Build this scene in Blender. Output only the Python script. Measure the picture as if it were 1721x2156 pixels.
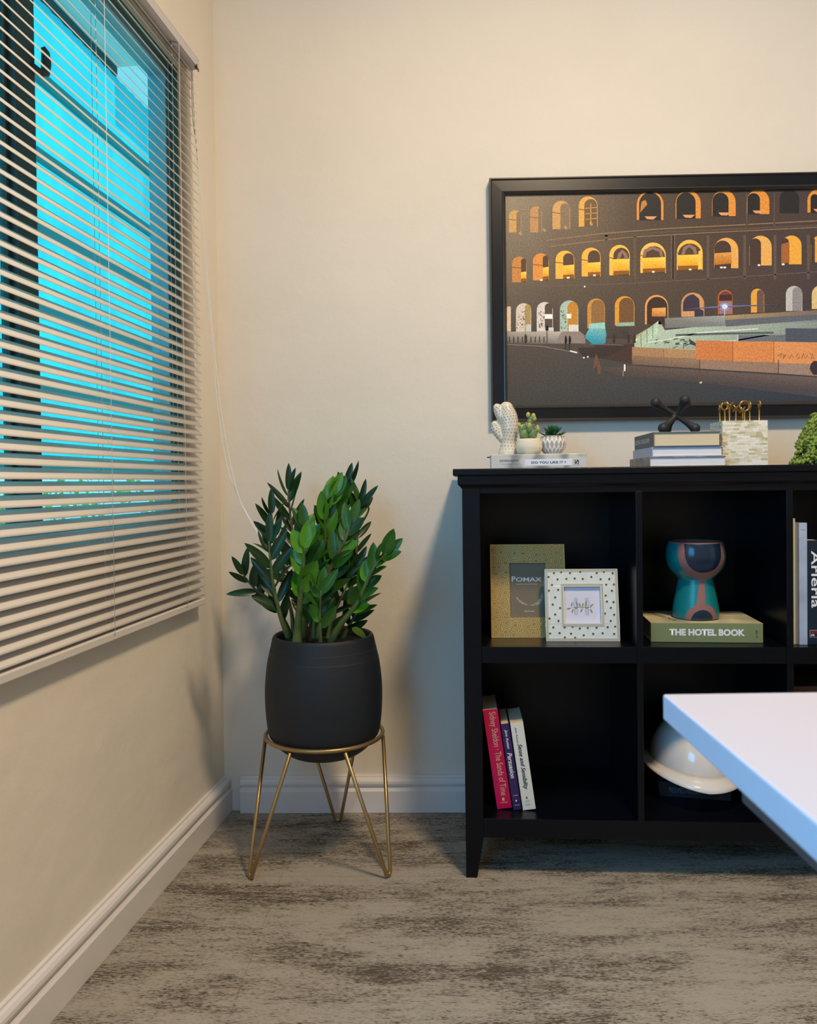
import bpy, bmesh, math, random
from math import sin, cos, pi, radians, atan2, sqrt
from mathutils import Vector, Matrix, noise
random.seed(7)
SC = bpy.context.scene
COL = SC.collection
for o in list(bpy.data.objects): bpy.data.objects.remove(o)

# ------------------------------------------------------------------ camera
F, CX, CY, EYE = 1724.0, 860.5, 1042.3, 0.87
PITCH, ROLL, YAW = .014692, .011785, .020308
_f = Vector((0, cos(PITCH), -sin(PITCH))); _r = Vector((1, 0, 0)); _d = _f.cross(_r)
_rr = cos(ROLL)*_r + sin(ROLL)*_d; _dd = -sin(ROLL)*_r + cos(ROLL)*_d
_R = Matrix.Rotation(YAW, 3, 'Z')
AR, AD, AF = _R @ _rr, _R @ _dd, _R @ _f
CAM = Vector((0, 0, EYE))
cam = bpy.data.cameras.new('camera'); camo = bpy.data.objects.new('camera', cam); COL.objects.link(camo)
m = Matrix((AR, -AD, -AF)).transposed().to_4x4(); m.translation = CAM
camo.matrix_world = m
cam.sensor_fit = 'VERTICAL'; cam.sensor_height = 36; cam.sensor_width = 36
cam.lens = F/2156*36; cam.shift_y = (CY-1078)/2156
cam.clip_start = .02
cam.dof.use_dof = True; cam.dof.focus_distance = 1.88; cam.dof.aperture_fstop = cam.lens/2.2
SC.camera = camo
# ------------------------------------------------------------------ view, world, light
SC.view_settings.view_transform = 'Standard'; SC.view_settings.look = 'None'
SC.view_settings.gamma = 1; SC.view_settings.use_curve_mapping = False
SC.view_settings.exposure = 0.34
W = bpy.data.worlds.new('sky'); SC.world = W; W.use_nodes = True
wn = W.node_tree.nodes; wl_ = W.node_tree.links
bg = wn['Background']; bg.inputs['Color'].default_value = (.55, .80, 1.0, 1); bg.inputs['Strength'].default_value = 1.25

def lamp(name, kind, loc, energy, color, size=.3, target=None, size_y=None):
    l = bpy.data.lights.new(name, kind); l.energy = energy; l.color = color
    if kind == 'AREA':
        l.size = size
        if size_y: l.shape = 'RECTANGLE'; l.size_y = size_y
        else: l.shape = 'DISK'
    elif kind == 'SUN': l.angle = size
    else: l.shadow_soft_size = size
    o = bpy.data.objects.new(name, l); COL.objects.link(o); o.location = loc
    if target is not None:
        o.rotation_euler = (Vector(target)-Vector(loc)).to_track_quat('-Z', 'Y').to_euler()
    return o
# the room's warm ceiling lamp, a blue fill added at an invented unseen window, the sun outside
lamp('ceiling_lamp_light', 'AREA', (.56, .72, 2.56), 33, (1, .755, .49), .30, (.56, .75, 0))
lamp('added_blue_fill', 'AREA', (-.80, -.35, 1.35), 21, (.06, .48, 1.0), 1.0, (.6, .45, 1.0), .95)
lamp('sun', 'SUN', (-5, 2, 6), 2.2, (1, .96, .88), .02, (0, 0, 1.2))

# ------------------------------------------------------------------ helpers
def lin(c):
    return tuple(((v/255)/12.92 if v/255 <= .04045 else ((v/255+.055)/1.055)**2.4) for v in c[:3]) + (1,)
def ray(x, y): return (AR*((x-CX)/F) + AD*((y-CY)/F) + AF)
def on_plane(x, y, p, n):
    d = ray(x, y); return CAM + d*((Vector(p)-CAM).dot(n)/d.dot(n))
def on_z(x, y, z): return on_plane(x, y, (0, 0, z), Vector((0, 0, 1)))

def mat(name, color=(200, 200, 200), rough=.5, metal=0, spec=.5, coat=0, trans=0, emit=None, es=0, bump=0, bscale=200, var=0, vscale=8, bdist=.002, stretch=None):
    m = bpy.data.materials.new(name); m.use_nodes = True
    nt = m.node_tree; p = nt.nodes['Principled BSDF']
    p.inputs['Base Color'].default_value = lin(color); p.inputs['Roughness'].default_value = rough
    p.inputs['Metallic'].default_value = metal; p.inputs['Specular IOR Level'].default_value = spec
    p.inputs['Coat Weight'].default_value = coat; p.inputs['Transmission Weight'].default_value = trans
    if emit: p.inputs['Emission Color'].default_value = lin(emit); p.inputs['Emission Strength'].default_value = es
    tc = nt.nodes.new('ShaderNodeTexCoord'); src = tc.outputs['Object']
    if stretch:
        mp = nt.nodes.new('ShaderNodeMapping'); mp.inputs['Scale'].default_value = stretch
        nt.links.new(src, mp.inputs['Vector']); src = mp.outputs['Vector']
    if var:
        n = nt.nodes.new('ShaderNodeTexNoise'); n.inputs['Scale'].default_value = vscale; n.inputs['Detail'].default_value = 5
        nt.links.new(src, n.inputs['Vector'])
        r = nt.nodes.new('ShaderNodeValToRGB'); c = lin(color)
        r.color_ramp.elements[0].color = tuple(max(0, v*(1-var)) for v in c[:3])+(1,); r.color_ramp.elements[0].position = .3
        r.color_ramp.elements[1].color = tuple(min(1, v*(1+var)) for v in c[:3])+(1,); r.color_ramp.elements[1].position = .7
        nt.links.new(n.outputs['Fac'], r.inputs['Fac']); nt.links.new(r.outputs['Color'], p.inputs['Base Color'])
    if bump:
        n = nt.nodes.new('ShaderNodeTexNoise'); n.inputs['Scale'].default_value = bscale; n.inputs['Detail'].default_value = 4
        nt.links.new(src, n.inputs['Vector'])
        b = nt.nodes.new('ShaderNodeBump'); b.inputs['Strength'].default_value = bump; b.inputs['Distance'].default_value = bdist
        nt.links.new(n.outputs['Fac'], b.inputs['Height']); nt.links.new(b.outputs['Normal'], p.inputs['Normal'])
    return m

def empty(name, mw, label=None, cat=None, group=None):
    o = bpy.data.objects.new(name, None); o.empty_display_size = .03; COL.objects.link(o); o.matrix_world = mw
    return tag(o, label, cat, group)
def tag(o, label=None, cat=None, group=None, kind=None):
    if label: o['label'] = label
    if cat: o['category'] = cat
    if group: o['group'] = group
    if kind: o['kind'] = kind
    return o
def frame(loc, rz=0, rx=0, ry=0):
    return Matrix.Translation(loc) @ Matrix.Rotation(rz, 4, 'Z') @ Matrix.Rotation(ry, 4, 'Y') @ Matrix.Rotation(rx, 4, 'X')

class MB:
    def __init__(s): s.v = []; s.f = []; s.c = []; s.mi = []; s.sm = []
    def add(s, vs, fs, color=None, mi=0, smooth=False):
        n = len(s.v); s.v += [tuple(v) for v in vs]
        for f in fs:
            s.f.append([i+n for i in f]); s.c.append(color); s.mi.append(mi); s.sm.append(smooth)
        return s
    def box(s, a, b, mi=0, color=None):
        x0, y0, z0 = a; x1, y1, z1 = b
        vs = [(x0,y0,z0),(x1,y0,z0),(x1,y1,z0),(x0,y1,z0),(x0,y0,z1),(x1,y0,z1),(x1,y1,z1),(x0,y1,z1)]
        return s.add(vs, [(0,3,2,1),(4,5,6,7),(0,1,5,4),(1,2,6,5),(2,3,7,6),(3,0,4,7)], color, mi)
    def hexa(s, vs, mi=0, color=None):
        return s.add(vs, [(0,3,2,1),(4,5,6,7),(0,1,5,4),(1,2,6,5),(2,3,7,6),(3,0,4,7)], color, mi)
    def lathe(s, prof, n=48, mi=0, c=(0,0,0), sx=1, sy=1, smooth=True):
        vs = []; fs = []
        for r, z in prof:
            for i in range(n):
                a = 2*pi*i/n; vs.append((c[0]+r*cos(a)*sx, c[1]+r*sin(a)*sy, c[2]+z))
        for k in range(len(prof)-1):
            for i in range(n):
                j = (i+1) % n; fs.append((k*n+i, k*n+j, (k+1)*n+j, (k+1)*n+i))
        if prof[0][0] > 1e-5: fs.append(tuple(reversed(range(n))))
        if prof[-1][0] > 1e-5: fs.append(tuple(range((len(prof)-1)*n, len(prof)*n)))
        return s.add(vs, fs, None, mi, smooth)
    def tube(s, pts, rad, n=10, mi=0, closed=False, smooth=True, cap=True):
        pts = [Vector(p) for p in pts]; N = len(pts)
        rs = rad if isinstance(rad, (list, tuple)) else [rad]*N
        up = None; vs = []
        for k, p in enumerate(pts):
            a = pts[(k-1) % N] if (k > 0 or closed) else p
            b = pts[(k+1) % N] if (k < N-1 or closed) else p
            t = (b-a).normalized()
            if up is None:
                up = Vector((0, 0, 1)) if abs(t.z) < .9 else Vector((1, 0, 0))
            s1 = t.cross(up).normalized(); up = s1.cross(t).normalized()
            for i in range(n):
                g = 2*pi*i/n; vs.append(p + (s1*cos(g)+up*sin(g))*rs[k])
        fs = []
        for k in range(N if closed else N-1):
            k2 = (k+1) % N
            for i in range(n):
                j = (i+1) % n; fs.append((k*n+i, k*n+j, k2*n+j, k2*n+i))
        if not closed and cap:
            fs.append(tuple(reversed(range(n)))); fs.append(tuple(range((N-1)*n, N*n)))
        return s.add(vs, fs, None, mi, smooth)
    def ball(s, c, r, n=14, mi=0, sc=(1, 1, 1), rot=None):
        prof = []; vs = []; fs = []; m = n//2
        for k in range(m+1):
            t = -pi/2 + pi*k/m
            for i in range(n):
                a = 2*pi*i/n; v = Vector((cos(t)*cos(a)*r*sc[0], cos(t)*sin(a)*r*sc[1], sin(t)*r*sc[2]))
                if rot: v = rot @ v
                vs.append(Vector(c)+v)
        for k in range(m):
            for i in range(n):
                j = (i+1) % n; fs.append((k*n+i, k*n+j, (k+1)*n+j, (k+1)*n+i))
        return s.add(vs, fs, None, mi, True)
    def prism(s, poly, y0, y1, mi=0):    # poly in x,z ; extruded along y
        n = len(poly); vs = [(x, y0, z) for x, z in poly]+[(x, y1, z) for x, z in poly]
        fs = [tuple(range(n)), tuple(reversed(range(n, 2*n)))]+[(i, i+n, (i+1) % n+n, (i+1) % n) for i in range(n)]
        return s.add(vs, fs, None, mi)
    def build(s, name, mats, parent=None, mw=None, bevel=0, seg=2, label=None, weld=True, sub=0):
        me = bpy.data.meshes.new(name); me.from_pydata(s.v, [], s.f)
        if not isinstance(mats, (list, tuple)): mats = [mats]
        for m in mats: me.materials.append(m)
        for i, p in enumerate(me.polygons):
            p.material_index = s.mi[i]; p.use_smooth = s.sm[i]
        if any(c is not None for c in s.c):
            at = me.color_attributes.new('Col', 'FLOAT_COLOR', 'CORNER')
            for i, p in enumerate(me.polygons):
                c = s.c[i]
                for q, li in enumerate(p.loop_indices):
                    cc = c[q] if (c and isinstance(c[0], (list, tuple))) else c
                    at.data[li].color = cc if cc else (1, 1, 1, 1)
        bm = bmesh.new(); bm.from_mesh(me)
        if weld and not any(c is not None for c in s.c): bmesh.ops.remove_doubles(bm, verts=bm.verts, dist=1e-6)
        if not any(c is not None for c in s.c): bmesh.ops.recalc_face_normals(bm, faces=bm.faces)
        bm.to_mesh(me); bm.free()
        o = bpy.data.objects.new(name, me); COL.objects.link(o)
        if parent: o.parent = parent
        if mw is not None:
            o.matrix_basis = mw
        if bevel:
            b = o.modifiers.new('bevel', 'BEVEL'); b.width = bevel; b.segments = seg; b.limit_method = 'ANGLE'; b.angle_limit = radians(40)
            b.harden_normals = False
        if sub:
            q = o.modifiers.new('sub', 'SUBSURF'); q.levels = sub; q.render_levels = sub
        if label: o['label'] = label
        return o

def text(name, s, mt, parent, origin, xd, yd, height, width=None, shear=0, bold=0, depth=.0002, spacing=1, align='LEFT'):
    """lettering laid on a surface: origin = lower left corner, xd reading direction, yd up direction (parent space)"""
    cu = bpy.data.curves.new(name, 'FONT'); cu.body = s; cu.size = 1; cu.extrude = 0; cu.shear = shear
    cu.offset = bold; cu.space_character = spacing; cu.resolution_u = 3
    to = bpy.data.objects.new(name+'_t', cu); COL.objects.link(to)
    dg = bpy.context.evaluated_depsgraph_get(); dg.update()
    me = bpy.data.meshes.new_from_object(to.evaluated_get(dg))
    bpy.data.objects.remove(to); bpy.data.curves.remove(cu)
    xs = [v.co.x for v in me.vertices]; ys = [v.co.y for v in me.vertices]
    x0, x1, y0, y1 = min(xs), max(xs), min(ys), max(ys)
    sy = height/(y1-y0); sx = width/(x1-x0) if width else sy
    xd = Vector(xd).normalized(); yd = Vector(yd).normalized(); zd = xd.cross(yd)
    for v in me.vertices:
        v.co = Vector(origin) + xd*((v.co.x-x0)*sx) + yd*((v.co.y-y0)*sy) + zd*depth
    me.materials.clear(); me.materials.append(mt); me.name = name
    o = bpy.data.objects.new(name, me); COL.objects.link(o); o.parent = parent
    return o

# reference frames of the place --------------------------------------------------
YW = 2.167                                   # back wall
LWA = .107                                   # the left wall stands a little out of square
P0 = Vector((-.545, YW, 0))
LW = frame(P0, -(pi/2+LWA))                  # x: along the wall towards the camera, y: into the room
BKA = -.0448637                              # the bookcase is set slightly askew
BK0 = Vector((.0807, 1.7915, 0))
BKM = frame(BK0, BKA)                        # x along its front, y depth, z up
def BK(u, v, z, rz=0): return BKM @ frame((u, v, z), rz)
# ------------------------------------------------------------------ materials of the room
def wall_mat(name, col):
    m = mat(name, col, .75, var=.03, vscale=2.2)
    nt = m.node_tree; p = nt.nodes['Principled BSDF']; tc = nt.nodes.new('ShaderNodeTexCoord')
    n1 = nt.nodes.new('ShaderNodeTexNoise'); n1.inputs['Scale'].default_value = 9; n1.inputs['Detail'].default_value = 6
    n2 = nt.nodes.new('ShaderNodeTexNoise'); n2.inputs['Scale'].default_value = 320; n2.inputs['Detail'].default_value = 2
    v = nt.nodes.new('ShaderNodeTexVoronoi'); v.inputs['Scale'].default_value = 16
    r = nt.nodes.new('ShaderNodeMapRange'); r.inputs['From Min'].default_value = .0; r.inputs['From Max'].default_value = .06; r.inputs['To Min'].default_value = 1; r.inputs['To Max'].default_value = 0
    b1 = nt.nodes.new('ShaderNodeBump'); b1.inputs['Strength'].default_value = .35; b1.inputs['Distance'].default_value = .012
    b2 = nt.nodes.new('ShaderNodeBump'); b2.inputs['Strength'].default_value = .12; b2.inputs['Distance'].default_value = .001
    b3 = nt.nodes.new('ShaderNodeBump'); b3.inputs['Strength'].default_value = .5; b3.inputs['Distance'].default_value = .0007
    for n in (n1, n2, v): nt.links.new(tc.outputs['Object'], n.inputs['Vector'])
    nt.links.new(n1.outputs['Fac'], b1.inputs['Height']); nt.links.new(n2.outputs['Fac'], b2.inputs['Height'])
    nt.links.new(v.outputs['Distance'], r.inputs['Value']); nt.links.new(r.outputs['Result'], b3.inputs['Height'])
    nt.links.new(b1.outputs['Normal'], b2.inputs['Normal']); nt.links.new(b2.outputs['Normal'], b3.inputs['Normal'])
    nt.links.new(b3.outputs['Normal'], p.inputs['Normal'])
    return m
M_WALL = wall_mat('painted_plaster', (238, 230, 216))
M_TRIM = mat('white_gloss_trim', (232, 228, 226), .35)
M_CEIL = mat('ceiling_paint', (240, 236, 228), .8)

def carpet():
    m = bpy.data.materials.new('woven_carpet_tile'); m.use_nodes = True
    nt = m.node_tree; N = nt.nodes; Lk = nt.links; p = N['Principled BSDF']; p.inputs['Roughness'].default_value = .85; p.inputs['Specular IOR Level'].default_value = .25
    tc = N.new('ShaderNodeTexCoord')
    def noi(sc, scale, detail=4, rough=.5, dist=0):
        mp = N.new('ShaderNodeMapping'); mp.inputs['Scale'].default_value = scale; Lk.new(tc.outputs['Object'], mp.inputs['Vector'])
        n = N.new('ShaderNodeTexNoise'); n.inputs['Scale'].default_value = sc; n.inputs['Detail'].default_value = detail; n.inputs['Roughness'].default_value = rough
        n.inputs['Distortion'].default_value = dist
        Lk.new(mp.outputs['Vector'], n.inputs['Vector']); return n.outputs['Fac']
    def math_(op, a, b=None, c=None):
        n = N.new('ShaderNodeMath'); n.operation = op
        for i, x in enumerate((a, b, c)):
            if x is None: continue
            if isinstance(x, (int, float)): n.inputs[i].default_value = x
            else: Lk.new(x, n.inputs[i])
        return n.outputs[0]
    big = noi(3.0, (1.0, 3.6, 1), 5, .62, .3)          # cloudy streaks along the room's width
    mid = noi(16, (1.0, 6.0, 1), 4, .65)
    fine = noi(120, (1.0, 3.2, 1), 2, .6)
    thr = noi(420, (1.0, 1.0, 1), 1, .5)
    dash = noi(60, (1.0, 7.0, 1), 2, .6)
    s = math_('ADD', math_('MULTIPLY', big, .95), math_('MULTIPLY', mid, .50))
    s = math_('ADD', s, math_('MULTIPLY', fine, .70)); s = math_('ADD', s, math_('MULTIPLY', dash, .62))
    r = N.new('ShaderNodeValToRGB'); r.color_ramp.elements[0].position = 1.26/2; r.color_ramp.elements[1].position = 1.62/2
    s2 = math_('MULTIPLY', s, .5)
    Lk.new(s2, r.inputs['Fac'])
    r.color_ramp.elements[0].position = .64; r.color_ramp.elements[0].color = lin((174, 165, 151))
    r.color_ramp.elements[1].position = .765; r.color_ramp.elements[1].color = lin((90, 81, 70))
    e = r.color_ramp.elements.new(.715); e.color = lin((150, 141, 127))
    # tile joints every 0.5 m
    sep = N.new('ShaderNodeSeparateXYZ'); Lk.new(tc.outputs['Object'], sep.inputs[0])
    def joint(o, off):
        t = math_('FRACT', math_('MULTIPLY', math_('ADD', o, off), 2.0)); return math_('LESS_THAN', math_('ABSOLUTE', math_('SUBTRACT', t, .5)), .0016)
    j = math_('MAXIMUM', joint(sep.outputs[0], .08), joint(sep.outputs[1], .45))
    mx = N.new('ShaderNodeMix'); mx.data_type = 'RGBA'; Lk.new(math_('MULTIPLY', j, .28), mx.inputs['Factor'])
    Lk.new(r.outputs['Color'], mx.inputs['A']); mx.inputs['B'].default_value = lin((70, 62, 52)); Lk.new(mx.outputs['Result'], p.inputs['Base Color'])
    b = N.new('ShaderNodeBump'); b.inputs['Strength'].default_value = .55; b.inputs['Distance'].default_value = .002
    wx = math_('SINE', math_('MULTIPLY', sep.outputs[0], 2*pi/.0042)); wy = math_('SINE', math_('MULTIPLY', sep.outputs[1], 2*pi/.0042))
    hh = math_('ADD', math_('MULTIPLY', math_('MULTIPLY', wx, wy), .35), fine); Lk.new(hh, b.inputs['Height']); Lk.new(b.outputs['Normal'], p.inputs['Normal'])
    return m
M_CARPET = carpet()

# ------------------------------------------------------------------ room shell
XR, YF, ZC = 2.9, -1.9, 2.62
S = lambda o: tag(o, kind='structure')
def slab(z0, z1):
    a = [(P0.x+.02, YW+.12), (XR+.1, YW+.12), (XR+.1, YF-.1), (P0.x-math.tan(LWA)*(YW-YF+.1)-.06, YF-.1)]
    a = [(P0.x-.06, YW+.12), a[1], a[2], a[3]]
    return MB().hexa([(x, y, z0) for x, y in reversed(a)]+[(x, y, z1) for x, y in reversed(a)])
S(slab(-.08, 0).build('floor', M_CARPET))
S(slab(ZC, ZC+.08).build('ceiling', M_CEIL))
S(MB().box((-.66, YW, 0), (XR+.1, YW+.12, ZC)).build('wall_back', M_WALL))
S(MB().box((XR, YF, 0), (XR+.1, YW, ZC)).build('wall_right', M_WALL))
S(MB().box((-1.5, YF-.1, 0), (XR, YF, ZC)).build('wall_front', M_WALL))
OU0, OU1, OZ0, OZ1 = .242, 1.36, .775, 1.849      # window_1 opening
QU0, QU1 = 1.75, 3.05                             # opening of the added unseen window beside the camera
wb = MB(); T = -.0675; UE = 4.2
def seg(u0, u1, z0, z1): wb.box((u0, T, z0), (u1, 0, z1))
seg(-.02, UE, 0, OZ0); seg(-.02, UE, OZ1, ZC); seg(-.02, OU0, OZ0, OZ1); seg(OU1, QU0, OZ0, OZ1); seg(QU1, UE, OZ0, OZ1)
S(wb.build('wall_left', M_WALL, mw=LW))
# skirting boards: profile (off, z)
SK = [(0, 0), (.020, 0), (.020, .0570), (.0150, .0615), (.0125, .0650), (.0135, .0685), (.0175, .0715), (.0188, .0765), (.0178, .0825), (.0135, .0880), (.0075, .0900), (.0068, .0945), (0, .0955)]
def skirt(name, L, mw):
    mb = MB(); n = len(SK)
    vs = [(0, o, z) for o, z in SK]+[(L, o, z) for o, z in SK]
    mb.add(vs, [tuple(range(n)), tuple(reversed(range(n, 2*n)))]+[(i, i+n, (i+1) % n+n, (i+1) % n) for i in range(n)])
    o = mb.build(name, M_TRIM, mw=mw, bevel=.0008); return S(o)
skirt('baseboard_left', 4.0, LW)
skirt('baseboard_back', 3.4, frame((XR, YW, 0), pi))
o = bpy.data.objects['baseboard_back']; o.matrix_world = frame((XR, YW, 0), pi)
# lengths: from the right wall to the left corner
skirt('baseboard_right', YW-YF, frame((XR, YF, 0), pi/2))

# ------------------------------------------------------------------ window 1 (frame, mullion, latch, glass)
M_BRZ = mat('bronze_frame', (86, 82, 76), .45, .2)
M_BRN = mat('brown_wood_reveal', (112, 98, 84), .6)
M_ALU = mat('pale_metal_frame', (176, 190, 200), .35, .3)
def glass_mat(name, tint):
    m = bpy.data.materials.new(name); m.use_nodes = True; nt = m.node_tree; nt.nodes.clear()
    o = nt.nodes.new('ShaderNodeOutputMaterial'); mx = nt.nodes.new('ShaderNodeMixShader'); t = nt.nodes.new('ShaderNodeBsdfTransparent')
    g = nt.nodes.new('ShaderNodeBsdfGlossy'); g.inputs['Roughness'].default_value = .02; lw_ = nt.nodes.new('ShaderNodeLayerWeight'); fr = nt.nodes.new('ShaderNodeMath'); fr.operation = 'MULTIPLY_ADD'; pw = nt.nodes.new('ShaderNodeMath'); pw.operation = 'POWER'; pw.inputs[1].default_value = 5
    lw_.inputs['Blend'].default_value = .5; nt.links.new(lw_.outputs['Facing'], pw.inputs[0]); nt.links.new(pw.outputs[0], fr.inputs[0]); fr.inputs[1].default_value = .7; fr.inputs[2].default_value = .03
    t.inputs['Color'].default_value = tint
    nt.links.new(fr.outputs[0], mx.inputs[0]); nt.links.new(t.outputs[0], mx.inputs[1]); nt.links.new(g.outputs[0], mx.inputs[2]); nt.links.new(mx.outputs[0], o.inputs[0])
    return m
M_GLASS = glass_mat('tinted_window_glass', (.62, .95, 1.0, 1))
win = empty('window_1', LW, kind=None) if False else empty('window_1', LW)
S(win)
b = MB()
b.box((OU0-.001, -.022, OZ0), (OU0+.004, -.0005, OZ1)); b.box((OU0, -.022, OZ1-.004), (OU1, -.0005, OZ1+.001)); b.box((OU0, -.067, OZ0-.001), (OU1, -.0005, OZ0+.006))
b.build('window_reveal', M_BRN, win)
b = MB()
b.box((OU0, -.066, OZ0), (OU0+.018, -.022, OZ1)); b.box((OU0, -.066, OZ1-.018), (OU1, -.022, OZ1)); b.box((OU0, -.066, OZ0+.006), (OU1, -.022, OZ0+.03)); b.box((OU1-.02, -.066, OZ0), (OU1, -.022, OZ1))
b.build('window_frame', M_ALU, win, bevel=.002)
b = MB(); b.box((.782, -.062, OZ0+.03), (.838, -.028, OZ1-.018)); b.box((.842, -.054, OZ0+.03), (.850, -.040, OZ1-.018))

b.build('mullion', M_BRZ, win, bevel=.0015)
b = MB(); b.tube([(.79, -.030, 1.585), (.778, -.022, 1.578), (.768, -.018, 1.582), (.764, -.018, 1.600), (.766, -.018, 1.618), (.772, -.019, 1.624)], [.006, .007, .008, .0085, .007, .004], 8)
b.build('latch_handle', M_BRZ, win)
for u0, u1 in ((OU0+.018, .782), (.850, OU1-.02)):
    MB().box((u0, -.047, OZ0+.03), (u1, -.043, OZ1-.018)).build('glass_pane', M_GLASS, win)
# invented second window, added out of view to carry the blue fill
added_win = S(empty('added_window', LW))
b = MB()
for z0, z1 in ((OZ0, OZ0+.04), (OZ1-.04, OZ1)): b.box((QU0, -.08, z0), (QU1, -.03, z1))
for u in (QU0, (QU0+QU1)/2-.02, QU1-.04): b.box((u, -.08, OZ0), (u+.04, -.03, OZ1))
b.build('window_frame', M_ALU, added_win, bevel=.002)
MB().box((QU0+.04, -.057, OZ0+.04), (QU1-.04, -.053, OZ1-.04)).build('glass_pane', M_GLASS, added_win)

# ------------------------------------------------------------------ outside the window
def translucent(name, col, tr):
    m = bpy.data.materials.new(name); m.use_nodes = True; nt = m.node_tree; nt.nodes.clear()
    o = nt.nodes.new('ShaderNodeOutputMaterial'); mx = nt.nodes.new('ShaderNodeMixShader'); mx.inputs[0].default_value = tr
    d = nt.nodes.new('ShaderNodeBsdfDiffuse'); t = nt.nodes.new('ShaderNodeBsdfTranslucent')
    tc = nt.nodes.new('ShaderNodeTexCoord'); n = nt.nodes.new('ShaderNodeTexNoise'); n.inputs['Scale'].default_value = 3.5; n.inputs['Detail'].default_value = 6
    r = nt.nodes.new('ShaderNodeValToRGB'); c = lin(col)
    r.color_ramp.elements[0].position = .3; r.color_ramp.elements[0].color = tuple(v*.72 for v in c[:3])+(1,)
    r.color_ramp.elements[1].position = .7; r.color_ramp.elements[1].color = c
    nt.links.new(tc.outputs['Object'], n.inputs['Vector']); nt.links.new(n.outputs['Fac'], r.inputs['Fac'])
    nt.links.new(r.outputs['Color'], d.inputs['Color']); nt.links.new(r.outputs['Color'], t.inputs['Color'])
    nt.links.new(d.outputs[0], mx.inputs[1]); nt.links.new(t.outputs[0], mx.inputs[2]); nt.links.new(mx.outputs[0], o.inputs[0])
    return m
M_SHEET = translucent('cyan_translucent_sheet', (84, 226, 238), .8)
M_RAIL = mat('teal_rail', (10, 120, 116), .6)
M_WHITE = mat('white_outdoor_paint', (226, 236, 226), .6)
scr = empty('cyan_screen', LW, 'cyan translucent sheet screen on horizontal rails seen through the blind', 'screen')
b = MB(); n = 160; u0, u1 = -3.4, 2.6
vs = []; fs = []
for i in range(n+1):
    u = u0+(u1-u0)*i/n; o_ = -.9 + (.0025 if i % 2 else -.0025)
    vs += [(u, o_, .90), (u, o_, 2.625)]
for i in range(n): fs.append((2*i, 2*i+2, 2*i+3, 2*i+1))
b.add(vs, fs); b.build('sheet', M_SHEET, scr, weld=False)
for z in (2.30, 2.02, 1.77, 1.47, 1.19, .93):
    MB().box((u0, -.885, z), (u1, -.868, z+.045)).build('rail', M_RAIL, scr)
for u in (-2.6, -.2, 2.2):
    MB().box((u-.03, -.985, 0), (u+.03, -.925, 2.60)).build('post', M_WHITE, scr)
eav = empty('roof_eave', LW, 'pale boarded roof eave over the cyan screen outside the window', 'eave')
MB().box((-1.30, -1.0, 2.690), (3.0, -.14, 2.72)).build('soffit_board', M_WHITE, eav)
MB().box((-1.30, -.935, 2.650), (3.0, -.915, 2.69)).build('gap_shade_strip', mat('dark_gap', (30, 42, 44), .8), eav)  # dark colour stands in for the shaded gap below the soffit
b = MB(); b.box((-2.6, -1.10, 2.60), (-1.30, -1.06, 3.5)); b.box((-1.80, -.86, 2.66), (-1.72, -.80, 3.4)); b.build('end_board', M_WHITE, eav)
gr = MB().box((-5, -9, -.06), (6, -.13, -.01)).build('ground', mat('outdoor_ground', (150, 150, 130), .9, var=.3)); gr.matrix_world = LW
tag(gr, kind='structure')
M_LEAFO = mat('sunlit_leaf', (170, 200, 60), .5, var=.5, vscale=14)
hedge = MB(); rnd = random.Random(3)
for i in range(2600):
    u = rnd.uniform(-2.6, 2.2); o_ = rnd.uniform(-1.6, -1.04); z = rnd.uniform(.05, 1.0+.12*sin(u*5))
    d = Vector((rnd.gauss(0, 1), rnd.gauss(0, 1), rnd.gauss(0, 1))).normalized(); e = d.cross(Vector((rnd.random(), rnd.random(), rnd.random()))).normalized()
    L_ = rnd.uniform(.03, .06); c = Vector((u, o_, z)); w_ = L_*.35
    hedge.add([c, c+d*L_*.5+e*w_, c+d*L_, c+d*L_*.5-e*w_], [(0, 1, 2, 3)])
hd = hedge.build('hedge', M_LEAFO, weld=False); hd.matrix_world = LW
tag(hd, 'sunlit yellow green shrub leaves below the cyan screen outside', 'shrub', kind='stuff')

# ------------------------------------------------------------------ venetian blind
M_SLAT = mat('blind_slat_paint', (226, 220, 214), .42)
M_CORD = mat('white_cord', (236, 232, 222), .7)
bl = empty('venetian_blind', LW, 'white horizontal slatted blind hanging over the window, slats tilted half open', 'blind')
BU0, BU1 = .184, 1.46; BO = .0165
b = MB(); b.box((.179, .004, 1.876), (1.47, .029, 1.8765+.0005)); b.box((.179, .0285, 1.876), (1.47, .0295, 1.898)); b.box((.179, .004, 1.876), (1.47, .005, 1.898)); b.box((.179, .004, 1.897), (1.47, .0295, 1.898))
b.box((.179, .004, 1.876), (.1795, .0295, 1.898))
b.build('head_rail', mat('head_rail_enamel', (206, 202, 204), .4), bl)
MB().box((.187, .006, .5815), (BU1, .028, .5965)).build('bottom_rail', M_SLAT, bl, bevel=.002)
th = radians(47); npz = 59; z_top, z_bot = 1.862, .612
sw = .0255
b = MB(); K = 5; vs = []
for k in range(K+1):
    s = -.5+k/K; crown = .0016*(1-(2*s)**2)
    o_ = s*sw*cos(th)+crown*sin(th); z_ = -s*sw*sin(th)+crown*cos(th)
    vs += [(0, o_, z_), (1, o_, z_)]
b.add(vs, [(2*k, 2*k+1, 2*k+3, 2*k+2) for k in range(K)], smooth=True)
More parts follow.
